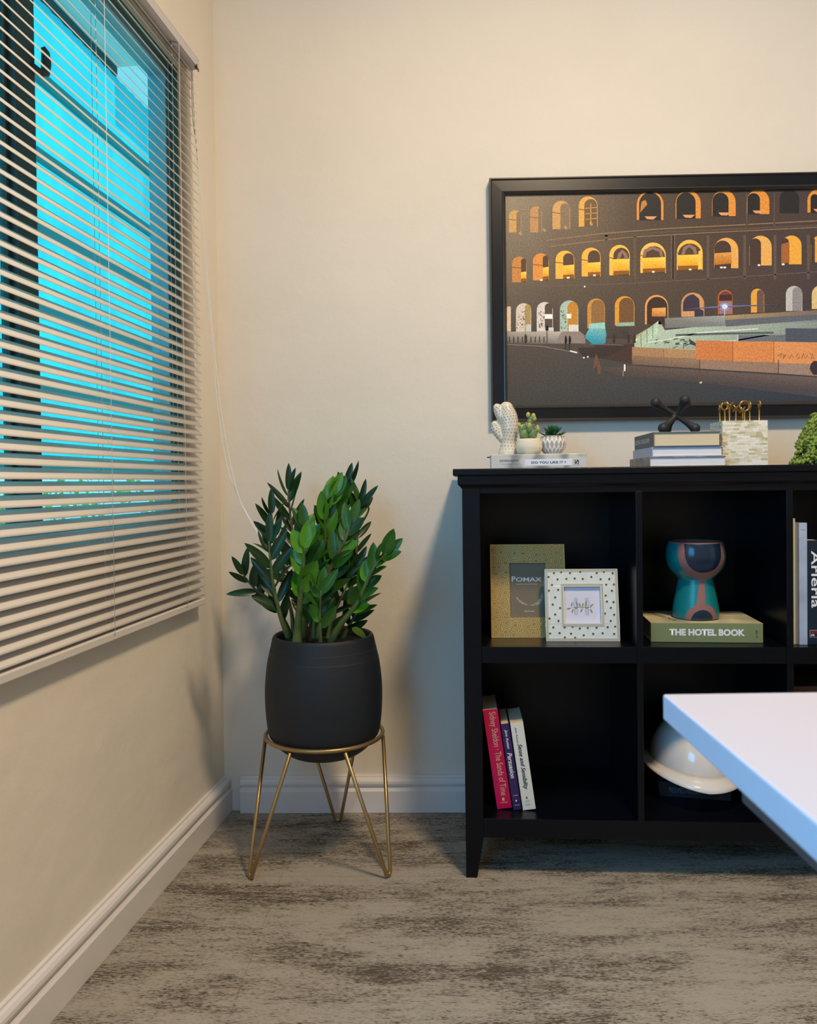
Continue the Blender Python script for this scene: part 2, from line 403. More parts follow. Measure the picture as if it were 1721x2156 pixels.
# tapered rounded ends come from the bevelled mesh below
slat_me = None
for i in range(npz):
    z = z_bot+(z_top-z_bot)*i/(npz-1)
    if slat_me is None:
        so = b.build('slat', M_SLAT, bl, weld=False); sd = so.modifiers.new('thick', 'SOLIDIFY'); sd.thickness = .0004; slat_me = so
        o = so
    else:
        o = slat_me.copy(); COL.objects.link(o); o.parent = bl
    o.location = (BU0, BO, z); o.scale = (BU1-BU0, 1, 1)
M_ = M_CORD
for u in (.302, .648, 1.15):
    for oo in (BO+.0135, BO-.0135):
        MB().tube([(u, oo, 1.876), (u+.001, oo+.0005, 1.2), (u, oo, .59)], .0006, 6).build('ladder_cord', M_, bl)
    MB().tube([(u+.008, BO, 1.876), (u+.008, BO, .60)], .0007, 6).build('lift_cord', M_, bl)
    MB().lathe([(0, -.003), (.008, -.003), (.009, 0)], 14, c=(u, BO, 1.875)).build('cord_grommet', M_ALU, bl)
MB().ball((.196, .028, 1.873), .004, 8).tube([(.196, .03, 1.88), (.205, .034, 1.868), (.190, .032, 1.866)], .0016, 6).build('tilt_gear_hook', mat('old_brass', (120, 98, 60), .4, .8), bl)
# the pull cord droops from the head rail into the plant (two strands)
def cordpts(pts):
    out = []
    for x, y, D in pts:
        d = ray(x, y); out.append(CAM + d*(D/d.y))
    return out
def catmull(P, n=10):
    out = []
    for i in range(len(P)-1):
        a = P[max(i-1, 0)]; b_ = P[i]; c = P[i+1]; d = P[min(i+2, len(P)-1)]
        for k in range(n):
            t = k/n; out.append(.5*((2*b_)+(c-a)*t+(2*a-5*b_+4*c-d)*t*t+(3*b_-a-3*c+d)*t**3))
    out.append(P[-1]); return out
iv = LW.inverted()
cA = [(403, 139, 1.985), (406, 250, 1.985), (417, 330, 1.983), (431, 520, 1.975), (448, 700, 1.96), (464, 850, 1.94), (482, 960, 1.92), (501, 1040, 1.89), (518, 1080, 1.86), (545, 1127, 1.83), (575, 1165, 1.82), (603, 1194, 1.84)]
cB = [(405, 139, 1.985), (409, 250, 1.985), (415, 330, 1.983), (428, 520, 1.975), (444, 680, 1.96), (458, 850, 1.94), (478, 980, 1.92), (504, 1050, 1.89), (521, 1082, 1.86), (549, 1129, 1.83), (578, 1166, 1.82), (606, 1194, 1.84)]
for c_ in (cA, cB):
    P = catmull([iv @ p for p in cordpts(c_)], 6)
    MB().tube(P, .0010, 7).build('pull_cord', M_CORD, bl, label='long pull cord drooping into the plant')
# ------------------------------------------------------------------ bookcase
M_BLK = mat('black_satin_wood', (5, 8, 17), .30, spec=.28, bump=.25, bscale=60, bdist=.0006, stretch=(1, 12, 12))
BW, BD = 1.0775, .345
bc = empty('bookcase', BKM, 'low black wooden cubby bookcase with tapered legs against the back wall', 'bookcase')
def mold(mb, zs, d):   # boxes overhanging by d around the case
    mb.box((-d, -d, zs[0]), (BW+d, BD+.005, zs[1]))
MB().box((-.0195, -.0195, .8845), (BW+.0195, BD+.012, .8994)).build('top_board', M_BLK, bc, bevel=.0022)
b = MB(); b.box((-.0095, -.0095, .8655), (BW+.0095, BD+.004, .8845)); b.build('cornice', M_BLK, bc, bevel=.001)
b = MB(); p_ = [(-.0085, .8655), (-.0075, .8635), (-.003, .860), (0, .8575), (.02, .8575), (.02, .8655)]
b.prism(p_, 0, .001)
# cove strip under the cornice, mitred round the front and the side
cv = MB(); prof = [(.0085, .8655), (.0075, .8632), (.0035, .8600), (.0012, .8565), (0, .8565)]
path = [(lambda d: (-d, BD)), (lambda d: (-d, -d)), (lambda d: (BW+d, -d)), (lambda d: (BW+d, BD))]
vs = [];
for fn in path:
    for d, z in prof: x, y = fn(d); vs.append((x, y, z))
n = len(prof); cv.add(vs, [(k*n+i, k*n+i+1, (k+1)*n+i+1, (k+1)*n+i) for k in range(3) for i in range(n-1)])
cv.build('cove_moulding', M_BLK, bc)
PW = .0390
def legm(u0, u1, v0, v1, tu, tv, front):
    """post with its lower end tapering on the inner faces; tu, tv = which side stays straight"""
    mb = MB(); zt = .0848; t = .0145
    mb.box((u0, v0, zt), (u1, v1, .8655))
    a0, a1 = (u0, u1-t) if tu < 0 else (u0+t, u1); c0, c1 = (v0, v1-t) if tv < 0 else (v0+t, v1)
    mb.hexa([(a0, c0, 0), (a1, c0, 0), (a1, c1, 0), (a0, c1, 0), (u0, v0, zt), (u1, v0, zt), (u1, v1, zt), (u0, v1, zt)])
    return mb
for u0, tu in ((0, -1), (BW-PW, 1)):
    legm(u0, u0+PW, 0, PW, tu, -1, True).build('leg', M_BLK, bc, bevel=.0012)
    legm(u0, u0+PW, BD-PW, BD, tu, 1, False).build('leg', M_BLK, bc, bevel=.0012)
for u in (.0035, BW-.038):   # framed side panels
    MB().box((u, .036, .10), (u+.0345, BD-.016, .862)).box((u-.0030 if u < .5 else u+.0220, PW, .835), (u+.0125 if u < .5 else u+.0375, BD-PW, .8655)).box((u-.0030 if u < .5 else u+.0220, PW, .0892), (u+.0125 if u < .5 else u+.0375, BD-PW, .131)).build('side_panel', M_BLK, bc, bevel=.001)
MB().box((.02, BD-.016, .10), (BW-.02, BD-.008, .862)).build('back_panel', M_BLK, bc)
MB().box((PW, .001, .8450), (BW-PW, .018, .8655)).build('top_rail', M_BLK, bc, bevel=.001)
MB().box((PW, .0008, .0892), (BW-PW, .018, .1312)).build('bottom_rail', M_BLK, bc, bevel=.001)
DV = [(.3736, .3875), (.6898, .7038)]
for a, c in DV:
    MB().box((a, .0004, .129), (c, BD-.016, .846)).build('divider', M_BLK, bc, bevel=.001)
bays = [(.0380, .3736), (.3875, .6898), (.7038, BW-.038)]
for k, (a, c) in enumerate(bays):
    x0 = a if k else PW; x1 = c if k < 2 else BW-PW
    MB().box((x0, .0012, .4735), (x1, .016, .5092)).build('shelf_rail', M_BLK, bc, bevel=.0012)
    MB().box((a, .016, .4895), (c, BD-.016, .5092)).build('shelf', M_BLK, bc)
    MB().box((a, .018, .112), (c, BD-.016, .1312)).build('bottom_board', M_BLK, bc)

# ------------------------------------------------------------------ books
M_PAGE = mat('page_edges', (226, 208, 172), .8, bump=.6, bscale=900, bdist=.0006, stretch=(.02, .02, 1))
M_PAGEW = mat('white_page_edges', (232, 232, 236), .8, bump=.6, bscale=900, bdist=.0006, stretch=(.02, .02, 1))
def book(name, mw, w, d, t, cover, page, label, cat='book', spine='front', hard=True, group=None, ct=.0022, flat_axis='z'):
    """lying book in its own frame: w along x, d along y, thickness t along z; spine on 'front' (y=0) or 'left' (x=0)"""
    r = empty(name, mw, label, cat, group)
    o = .003 if hard else 0
    c = MB(); c.box((0, 0, 0), (w, d, ct)); c.box((0, 0, t-ct), (w, d, t))
    if spine == 'front': c.box((0, 0, ct*.5), (w, ct, t-ct*.5)); pg = ((o, ct, ct), (w-o, d-o, t-ct))
    else: c.box((0, 0, ct*.5), (ct, d, t-ct*.5)); pg = ((ct, o, ct), (w-o, d-o, t-ct))
    c.build('cover', cover, r, bevel=min(.0012, ct*.45))
    MB().box(*pg).build('pages', page, r)
    return r
M_DARKTXT = mat('dark_print', (60, 62, 70), .6); M_WHTXT = mat('white_print', (245, 245, 245), .5)
# book under the cactus group: marbled pale spine towards the room
def marble_mat():
    m = mat('pale_marbled_cover', (196, 196, 192), .35)
    nt = m.node_tree; p = nt.nodes['Principled BSDF']; tc = nt.nodes['Texture Coordinate'] if 'Texture Coordinate' in nt.nodes else nt.nodes.new('ShaderNodeTexCoord')
    w = nt.nodes.new('ShaderNodeTexWave'); w.inputs['Scale'].default_value = 4; w.inputs['Distortion'].default_value = 9; w.inputs['Detail'].default_value = 3; w.inputs['Detail Scale'].default_value = 2
    r = nt.nodes.new('ShaderNodeValToRGB'); r.color_ramp.elements[0].color = lin((216, 214, 208)); r.color_ramp.elements[1].color = lin((148, 150, 152)); r.color_ramp.elements[0].position = .35; r.color_ramp.elements[1].position = 1
    e = r.color_ramp.elements.new(.6); e.color = lin((198, 198, 184))
    nt.links.new(tc.outputs['Object'], w.inputs['Vector']); nt.links.new(w.outputs['Fac'], r.inputs['Fac']); nt.links.new(r.outputs['Color'], p.inputs['Base Color']); return m
TOP = .8996
sb = book('book', BK(.0677, .10, TOP), .2178, .165, .0335, marble_mat(), M_PAGEW, 'pale marbled book with SIDESHOW on its spine, lying under the cactus ornaments')
MB().box((.0765, -.0004, .0065), (.1845, .0002, .0215)).build('title_panel', mat('white_label', (240, 242, 250), .5), sb, bevel=.0001)
text('title_lettering', 'DO YOU LIKE IT ?', M_DARKTXT, sb, (.092, -.0006, .0115), (1, 0, 0), (0, 0, 1), .0052, .078, bold=.02)
text('author_lettering', 'SIDESHOW', M_DARKTXT, sb, (.0195, -.0003, .0165), (1, 0, 0), (0, 0, 1), .0050, .0445)
text('small_lettering', 'COLLECTIBLE ART', mat('faint_print', (150, 150, 150), .6), sb, (.023, -.0003, .0105), (1, 0, 0), (0, 0, 1), .0022, .038)
b = MB(); b.box((.1880, -.0006, .0075), (.2015, .0001, .0215)); b.build('emblem_plate', mat('cream_plate', (214, 212, 200), .5), sb)
text('emblem_lettering', 'S', M_DARKTXT, sb, (.1995, -.0009, .0095), (0, 0, 1), (-1, 0, 0), .0095, .010, bold=.03)
MB().box((-.004, .16, .0305), (.01, .1675, .0335)).build('cover_flap', mat('dark_cover_corner', (70, 66, 66), .5), sb)

# stack of three
M_GREY = mat('grey_cloth_cover', (110, 112, 112), .6); M_LAV = mat('pale_lavender_cover', (186, 192, 214), .45)
M_MUD = mat('muted_photo_cover', (150, 136, 128), .45, var=.5, vscale=30)
b3 = book('book', BK(.4170, .060, TOP), .168, .215, .0225, M_MUD, M_PAGEW, 'thin book with muted photo spine at the bottom of the three-book stack', spine='left')
b2 = book('book', BK(.4235, .062, TOP+.0226), .155, .205, .0215, M_LAV, M_PAGEW, 'pale lavender book in the middle of the three-book stack', spine='left')
b1 = book('book', BK(.4260, .060, TOP+.0442), .147, .200, .0330, M_GREY, M_PAGE, 'thick grey book with cream pages on top of the three-book stack', spine='left', ct=.0026)
text('title_lettering', 'BECOMING - MICHELLE OBAMA', M_WHTXT, b1, (-.0004, .186, .0115), (0, -1, 0), (0, 0, 1), .0105, .150, bold=.0)

# hotel book
M_OLIVE = mat('olive_green_spine', (132, 142, 96), .5); M_SAND = mat('sand_photo_cover', (204, 196, 158), .35, var=.35, vscale=18)
t_ = .0432
hb = empty('book', BK(.4166, .0570, .5094, -.045), 'thick olive green book titled THE HOTEL BOOK lying under the goblet vase', 'book')
b = MB(); b.box((0, 0, 0), (.2405, .003, t_)); b.build('spine', M_OLIVE, hb, bevel=.001)
b = MB(); b.box((0, .003, t_-.002), (.2405, .172, t_)); b.box((0, .003, 0), (.2405, .172, .002)); b.build('cover', M_SAND, hb, bevel=.0006)
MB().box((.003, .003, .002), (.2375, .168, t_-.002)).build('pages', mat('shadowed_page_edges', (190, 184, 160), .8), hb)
text('title_lettering', 'THE HOTEL BOOK', M_WHTXT, hb, (.040, -.0003, .0150), (1, 0, 0), (0, 0, 1), .0152, .162, bold=.05)
text('small_lettering', 'H - OK', mat('faint_dark_print', (70, 78, 50), .6), hb, (.2285, -.0003, .012), (0, 0, 1), (-1, 0, 0), .0045, .017, bold=.02)
text('cover_lettering', 'ANGELIKA', M_DARKTXT, hb, (.012, .150, t_+.0002), (.35, -1, 0), (1, .35, 0), .014, .13)

# goblet vase -- teal glaze, bare clay band and dark glaze windows, drawn by the radius and the angle round the pot
def vase_mat():
    m = bpy.data.materials.new('teal_glaze_with_clay_bands'); m.use_nodes = True
    nt = m.node_tree; N = nt.nodes; Lk = nt.links; p = N['Principled BSDF']
    at = N.new('ShaderNodeAttribute'); at.attribute_name = 'Col'; Lk.new(at.outputs['Color'], p.inputs['Base Color']); Lk.new(at.outputs['Alpha'], p.inputs['Roughness'])
    tc = N.new('ShaderNodeTexCoord'); mp = N.new('ShaderNodeMapping'); mp.inputs['Scale'].default_value = (6, 6, 260); Lk.new(tc.outputs['Object'], mp.inputs['Vector'])
    n = N.new('ShaderNodeTexNoise'); n.inputs['Scale'].default_value = 1.6; Lk.new(mp.outputs[0], n.inputs['Vector'])
    b = N.new('ShaderNodeBump'); b.inputs['Strength'].default_value = .25; b.inputs['Distance'].default_value = .001; Lk.new(n.outputs['Fac'], b.inputs['Height']); Lk.new(b.outputs[0], p.inputs['Normal'])
    p.inputs['Coat Weight'].default_value = 0; return m
vt = .5527
prof = [(.0465, 0), (.0502, .003), (.0512, .012), (.0505, .024), (.0470, .045), (.0435, .062), (.0400, .080), (.0383, .089), (.0392, .093), (.0465, .1005), (.0565, .111), (.0628, .124), (.0655, .139), (.0650, .153), (.0625, .166), (.0588, .1755), (.0565, .176), (.0575, .170), (.0605, .150), (.058, .128), (.04, .106), (0, .100)]
def smooth_prof(pr, k=6):
    P = [Vector((r, z, 0)) for r, z in pr]; return [(max(q.x, 0), q.y) for q in catmull(P, k)]
pr = smooth_prof(prof[:16], 14); inner = smooth_prof(prof[15:], 4)
TEAL, CLAY, DARK, RIM = lin((22, 128, 132)), lin((148, 104, 96)), lin((26, 44, 66)), lin((120, 78, 72))
def vcol(x, z):            # x: arc distance from the vase's front line (m), z: height
    # upper dark window: rounded U hanging from the rim ; clay band around it ; stem; lower arch
    def udist(cx, top, r, zc):     # distance outside of U shape (negative inside)
        return (sqrt((x-cx)**2+(z-zc)**2)-r) if z < zc else abs(x-cx)-r
    d = udist(.001, 1, .0435, .1525)
    if z > .0935 and d < 0: return DARK, .18
    if z > .0905 and d < .0165: return CLAY, .7
    if z > .0905 and abs(x-.003) < .010 and z < .098: return CLAY, .7
    wst = .0056+(.0895-z)*.095
    if z <= .0905 and z > .035 and abs(x-.003+(.0895-z)*.12) < wst: return CLAY, .7
    dl = sqrt((x*1.0)**2+(z*1.05)**2)
    if z < .035:
        if sqrt((x/.0255)**2+(z/.025)**2) < 1: return DARK, .18
        if sqrt((x/.0395)**2+(z/.038)**2) < 1: return CLAY, .7
    return TEAL, .28
b = MB(); n = 420
vs = []; full = pr+inner[1:]
for r, z in full:
    for i in range(n): a = 2*pi*i/n; vs.append((r*cos(a), r*sin(a), z))
b.add(vs, [tuple(reversed(range(n)))], TEAL[:3]+(.5,), smooth=False)
for k in range(len(full)-1):
    rm = (full[k][0]+full[k+1][0])/2; zm = (full[k][1]+full[k+1][1])/2
    for i in range(n):
        j = (i+1) % n; a = 2*pi*(i+.5)/n
        if k >= len(pr)-1: c = RIM[:3]+(.6,)
        elif zm > .1735: c = CLAY[:3]+(.6,)
        else:
            da = (a-(-pi/2+.03)+pi) % (2*pi)-pi
            # repeated on the far side
            da = (da+pi/2) % pi-pi/2
            cc, ro = vcol(da*max(rm, .045) if zm > .09 else da*rm, zm); c = cc[:3]+(ro,)
        b.f.append([k*n+i, k*n+j, (k+1)*n+j, (k+1)*n+i]); b.c.append(c); b.mi.append(0); b.sm.append(True)
vz = b.build('goblet_vase', vase_mat(), weld=False)
vz.matrix_world = BK(.5335, .124, vt)
tag(vz, 'teal glazed goblet shaped vase with brown clay bands and dark blue panels', 'vase')

# ------------------------------------------------------------------ small picture frames in the cubby
def gold_mat():
    m = bpy.data.materials.new('embossed_gold_leaf'); m.use_nodes = True
    nt = m.node_tree; N = nt.nodes; Lk = nt.links; p = N['Principled BSDF']; p.inputs['Metallic'].default_value = .35; p.inputs['Roughness'].default_value = .46
    tc = N.new('ShaderNodeTexCoord'); mp = N.new('ShaderNodeMapping'); mp.inputs['Scale'].default_value = (1, 0, 1); Lk.new(tc.outputs['Object'], mp.inputs[0])
    v = N.new('ShaderNodeTexVoronoi'); v.inputs['Scale'].default_value = 42; v.inputs['Randomness'].default_value = .55; Lk.new(mp.outputs[0], v.inputs['Vector'])
    # rosettes: petals round each cell centre
    sub = N.new('ShaderNodeVectorMath'); sub.operation = 'SUBTRACT'
    sc = N.new('ShaderNodeVectorMath'); sc.operation = 'SCALE'; sc.inputs['Scale'].default_value = 42; Lk.new(mp.outputs[0], sc.inputs[0])
    sc2 = N.new('ShaderNodeVectorMath'); sc2.operation = 'SCALE'; sc2.inputs['Scale'].default_value = 42; Lk.new(v.outputs['Position'], sc2.inputs[0])
    Lk.new(sc.outputs[0], sub.inputs[0]); Lk.new(sc2.outputs[0], sub.inputs[1])
    s = N.new('ShaderNodeSeparateXYZ'); Lk.new(sub.outputs[0], s.inputs[0])
    def M2(op, a, b=None):
        n = N.new('ShaderNodeMath'); n.operation = op
        for i, x in enumerate((a, b)):
            if x is None: continue
            if isinstance(x, (int, float)): n.inputs[i].default_value = x
            else: Lk.new(x, n.inputs[i])
        return n.outputs[0]
    ang = M2('ARCTAN2', s.outputs[0], s.outputs[2]); rr = M2('SQRT', M2('ADD', M2('MULTIPLY', s.outputs[0], s.outputs[0]), M2('MULTIPLY', s.outputs[2], s.outputs[2])))
    spokes = M2('SINE', M2('MULTIPLY', ang, 22)); rings = M2('SINE', M2('MULTIPLY', rr, 34))
    pet = M2('MULTIPLY', M2('GREATER_THAN', spokes, 0), M2('GREATER_THAN', rings, .1))
    r = N.new('ShaderNodeMix'); r.data_type = 'RGBA'; r.inputs['A'].default_value = lin((176, 140, 72)); r.inputs['B'].default_value = lin((250, 226, 162)); Lk.new(pet, r.inputs['Factor'])
    Lk.new(r.outputs['Result'], p.inputs['Base Color'])
    b = N.new('ShaderNodeBump'); b.inputs['Strength'].default_value = .7; b.inputs['Distance'].default_value = .001; Lk.new(pet, b.inputs['Height']); Lk.new(b.outputs[0], p.inputs['Normal'])
    return m
def ring_boxes(mb, x0, x1, z0, z1, ix0, ix1, iz0, iz1, y0, y1):
    mb.box((x0, y0, z0), (x1, y1, iz0)); mb.box((x0, y0, iz1), (x1, y1, z1)); mb.box((x0, y0, iz0), (ix0, y1, iz1)); mb.box((ix1, y0, iz0), (x1, y1, iz1)); return mb
LEAN = -.17
g = empty('picture_frame', BK(.0660, .1065, .5094) @ Matrix.Rotation(LEAN, 4, 'X'), 'tall embossed gold picture frame leaning at the back of the left cubby', 'picture frame')
gw, gh = .1705, .2155
ring_boxes(MB(), 0, gw, 0, gh, .0435, .1265, .0465, .1725, -.001, .011).build('frame', gold_mat(), g, bevel=.0008)
M_GOLDE = mat('gold_edge', (206, 180, 110), .3, .8)
b = MB(); ring_boxes(b, -.0012, gw+.0012, -.0005, gh+.001, .0008, gw-.0008, .0015, gh-.001, -.002, .012); b.build('edge_bead', M_GOLDE, g, bevel=.0005)
MB().box((.042, .006, .045), (.128, .0075, .174)).build('insert_card', mat('taupe_card', (126, 114, 92), .35), g)
text('brand_lettering', 'P', M_WHTXT, g, (.0480, .0058, .1295), (1, 0, 0), (0, 0, 1), .0125, .009, bold=.015)
text('brand_lettering', 'OMAX', M_WHTXT, g, (.0580, .0058, .1295), (1, 0, 0), (0, 0, 1), .0100, .060, bold=.015)
text('brand_lettering', 'HOME COLLECTION', M_WHTXT, g, (.0590, .0058, .1225), (1, 0, 0), (0, 0, 1), .0022, .048)
text('size_lettering', '10x15 cms', M_WHTXT, g, (.0765, .0058, .0595), (1, 0, 0), (0, 0, 1), .0033, .022)
def feather(pts, wid, n=46, seed=1):
    mb = MB(); rnd = random.Random(seed); P = catmull([Vector((x, 0, z)) for x, z in pts], 14)
    for i in range(n*3):
        t = rnd.random(); k = int(t*(len(P)-2)); c = P[k]; d = (P[k+1]-P[k]).normalized(); nn = Vector((-d.z, 0, d.x))
        s = rnd.choice((-1, 1)); w = wid*sin(pi*min(t*.9+.1, 1))*rnd.uniform(.5, 1.15); e = c+nn*s*w+d*w*1.2; q = d*.00035
        mb.add([(c-q)+Vector((0, .0057, 0)), (c+q)+Vector((0, .0057, 0)), e+Vector((0, .0057, 0))], [(0, 1, 2)])
    return mb
feather([(.118, .101), (.116, .090), (.107, .079), (.088, .0735)], .0065, 60, 2).build('feather_print', M_WHTXT, g, weld=False)
feather([(.059, .093), (.064, .085), (.075, .079), (.086, .0738)], .004, 26, 3).build('feather_print', M_WHTXT, g, weld=False)
MB().box((.05, .012, .02), (.12, .0145, .19)).hexa([(.07, .014, .005), (.10, .014, .005), (.10, .018, .005), (.07, .018, .005), (.07, .014, .15), (.10, .014, .15), (.10, .017, .15), (.07, .017, .15)]).build('backing', M_BLK, g)

M_PEARL = mat('white_enamel', (226, 232, 228), .25, var=.05, vscale=40); M_SILV = mat('antique_silver_line', (150, 146, 124), .35, .6)
w_ = empty('picture_frame', BK(.1868, .0672, .5094) @ Matrix.Rotation(LEAN, 4, 'X'), 'square white picture frame with gold dots and two birds, in front of the gold frame', 'picture frame')
ww, wh = .1640, .1620
b = MB(); ring_boxes(b, 0, ww, 0, wh, .040, .1265, .0375, .1245, 0, .012); b.build('frame', M_PEARL, w_, bevel=.001)
b = MB()
for i_, (a, th_) in enumerate(((.0, .0016), (.0031, .0014), (.0056, .0010))):
    ring_boxes(b, a, ww-a, a, wh-a, a+th_, ww-a-th_, a+th_, wh-a-th_, -.0012+.0003*i_, .003)
for a, th_ in ((-.0046, .0013), (-.0022, .0012), (.0, .0022)):
    ring_boxes(b, .0400-.0+a, .1265-a, .0375+a, .1245-a, .0400+a+th_, .1265-a-th_, .0375+a+th_, .1245-a-th_, -.0012, .005)
b.build('edge_lines', mat('ivory_bead', (238, 232, 214), .3), w_)
b = MB()
for a in (.0018, .0047): ring_boxes(b, a, ww-a, a, wh-a, a+.0010, ww-a-.0010, a+.0010, wh-a-.0010, -.0003, .003)
for a in (-.0032, -.0008): ring_boxes(b, .04+a, .1265-a, .0375+a, .1245-a, .04+a+.0009, .1265-a-.0009, .0375+a+.0009, .1245-a-.0009, -.0003, .004)
b.build('groove_lines', M_SILV, w_)
dots = [(842,447),(917,437),(1011,447),(1118,434),(1293,448),(1367,437),(1460,452),(783,488),(880,514),(973,509),(1061,505),(1146,510),(1236,489),(1334,514),(1425,513),(821,573),(1394,573),(1475,570),(789,633),(887,625),(1456,636),(856,705),(1391,687),(830,780),(1405,750),(1475,756),(909,817),(1447,817),(857,884),(1386,875),(1484,888),(797,927),(893,952),(1449,953),(838,1020),(959,1019),(1044,1013),(1121,1031),(1206,1025),(1299,1024),(1418,1018),(1497,1012),(804,1084),(905,1079),(1028,1086),(1164,1102),(1265,1087),(1365,1081),(1488,1088),(962,1125),(1072,1127)]
b = MB(); b2 = MB()
for X, Y in dots:
    fy = (1163-Y)/758; left = 765-(fy)*23; right = 1553-fy*46; x = (X-left)/(right-left)*ww; z = fy*wh
    b.lathe([(0, 0), (.0026, 0), (.0026, .0008), (.0016, .0012), (.0016, .0003)], 12)
    k = len(b.v)-5*12
    for q in range(k, len(b.v)): vx = b.v[q]; b.v[q] = (x+vx[0], -vx[2], z+vx[1])
    b2.lathe([(0, .0006), (.0016, .0006)], 10); k = len(b2.v)-20
    for q in range(k, len(b2.v)): vx = b2.v[q]; b2.v[q] = (x+vx[0], -vx[2], z+vx[1])
b.build('gold_dots', mat('gold_ring', (186, 160, 96), .3, .7), w_, weld=False); b2.build('dot_centres', mat('dark_gold', (92, 88, 60), .4, .4), w_, weld=False)
MB().box((.036, .007, .033), (.130, .0085, .129)).build('bird_print', mat('pale_lilac_paper', (222, 222, 238), .5), w_)
M_BIRD = mat('grey_ink', (150, 156, 172), .6); M_BR = mat('olive_gold_ink', (160, 136, 60), .5)
def ell(mb, cx, cz, a, c, ang=0, y=.0068, n=18):
    vs = [(cx+a*cos(t)*cos(ang)-c*sin(t)*sin(ang), y, cz+a*cos(t)*sin(ang)+c*sin(t)*cos(ang)) for t in [2*pi*i/n for i in range(n)]]
    mb.add(vs, [tuple(range(n))])
b = MB(); b2 = MB(); b3_ = MB()
for cx, sg in ((.0690, 1), (.0945, -1)):
    ell(b, cx, .0820, .0052, .0105, .12*sg); ell(b, cx+.0008*sg, .0935, .0036, .0036); ell(b, cx+.0005*sg, .0665, .0042, .0085, 0)
    ell(b2, cx-.0005*sg, .083, .0038, .0085, .12*sg, .0066); ell(b2, cx+.0008*sg, .0935, .0026, .0026, 0, .0066); ell(b2, cx+.0005*sg, .0660, .0030, .0070, 0, .0066)
    ell(b, cx+.002*sg, .0830, .0018, .0065, .15*sg, .0064)
ell(b3_, .082, .0755, .024, .0004, 0, .0062)
for x, z, an in ((.053, .073, .2), (.060, .0825, 1.4), (.0615, .068, 1.1), (.078, .081, 1.9), (.0845, .081, 1.3), (.0815, .069, 1.0), (.1045, .080, .7), (.1035, .0675, -1.1)):
    ell(b3_, x, z, .0048, .0014, an, .0061)
b.build('bird_ink', M_BIRD, w_, weld=False); b2.build('bird_fill', mat('pale_grey_ink', (206, 210, 222), .6), w_, weld=False); b3_.build('branch_ink', M_BR, w_, weld=False)
MB().box((.03, .012, .03), (.135, .0145, .135)).build('backing', M_BLK, w_)

# ------------------------------------------------------------------ right cubby: upright books
def upright(u, v, w, h, d, cover, page, label, ct=.0015, z=.5094, tilt=0, group=None, name='book'):
    r = empty(name, BK(u, v, z) @ Matrix.Rotation(tilt, 4, 'Y'), label, 'book', group)
    c = MB(); c.box((0, 0, 0), (ct, d, h)); c.box((w-ct, 0, 0), (w, d, h)); c.box((ct*.5, 0, 0), (w-ct*.5, ct, h)); c.build('cover', cover, r, bevel=ct*.45)
    MB().box((ct, ct, .0015), (w-ct, d-.003, h-.0015)).build('pages', page, r)
    return r
upright(.7155, .0300, .0042, .2740, .19, mat('ivory_cover', (214, 218, 196), .45), M_PAGEW, 'tallest, very thin ivory book beside the cubby divider')
upright(.7200, .0320, .0058, .2650, .19, mat('taupe_cover', (150, 138, 124), .5), M_PAGEW, 'thin taupe book between the ivory and the pale blue book')
pb = upright(.7262, .0266, .0172, .2645, .19, mat('pale_blue_cloud_cover', (178, 190, 210), .4, var=.25, vscale=14), M_PAGEW, 'tall pale blue cloudy spined book in the right cubby')
text('small_lettering', 'MAZOTTA', M_DARKTXT, pb, (.0035, -.0003, .2485), (1, 0, 0), (0, 0, 1), .0018, .010)
nb = upright(.7440, .0280, .030, .2265, .19, mat('navy_cover', (14, 34, 52), .45), M_PAGEW, 'navy blue book with large white sideways title, cut by the photo edge')
text('title_lettering', 'Arlerla', M_WHTXT, nb, (.0080, -.0004, .2040), (0, 0, -1), (1, 0, 0), .0175, .124, bold=.012)
b = MB(); b.box((.0045, -.0005, .0160), (.030, .0002, .0320)); b.build('emblem_plate', mat('silver_border', (170, 176, 186), .4), nb)
b = MB(); b.box((.0055, -.0008, .0170), (.030, 0, .0310)); b.build('emblem_field', mat('dark_plum', (40, 26, 38), .5), nb)
b = MB(); b.box((.0075, -.0011, .0245), (.030, -.0005, .0300)); b.build('emblem_band', mat('dark_red', (120, 32, 44), .5), nb)
b = MB(); b.add([(.0065, -.0012, .0190), (.0085, -.0012, .0245), (.0102, -.0012, .0205), (.0120, -.0012, .0245), (.0145, -.0012, .0190), (.0125, -.0012, .0190), (.0118, -.0012, .0215), (.0104, -.0012, .0190), (.0092, -.0012, .0215), (.0086, -.0012, .0190)], [tuple(range(10))])
b.add([(.0078, -.0012, .0245), (.0104, -.0012, .0290), (.0128, -.0012, .0245), (.0104, -.0012, .0262)], [(0, 1, 2, 3)], mi=1)
b.build('emblem_mark', [M_WHTXT, mat('bright_red', (190, 40, 48), .5)], nb)

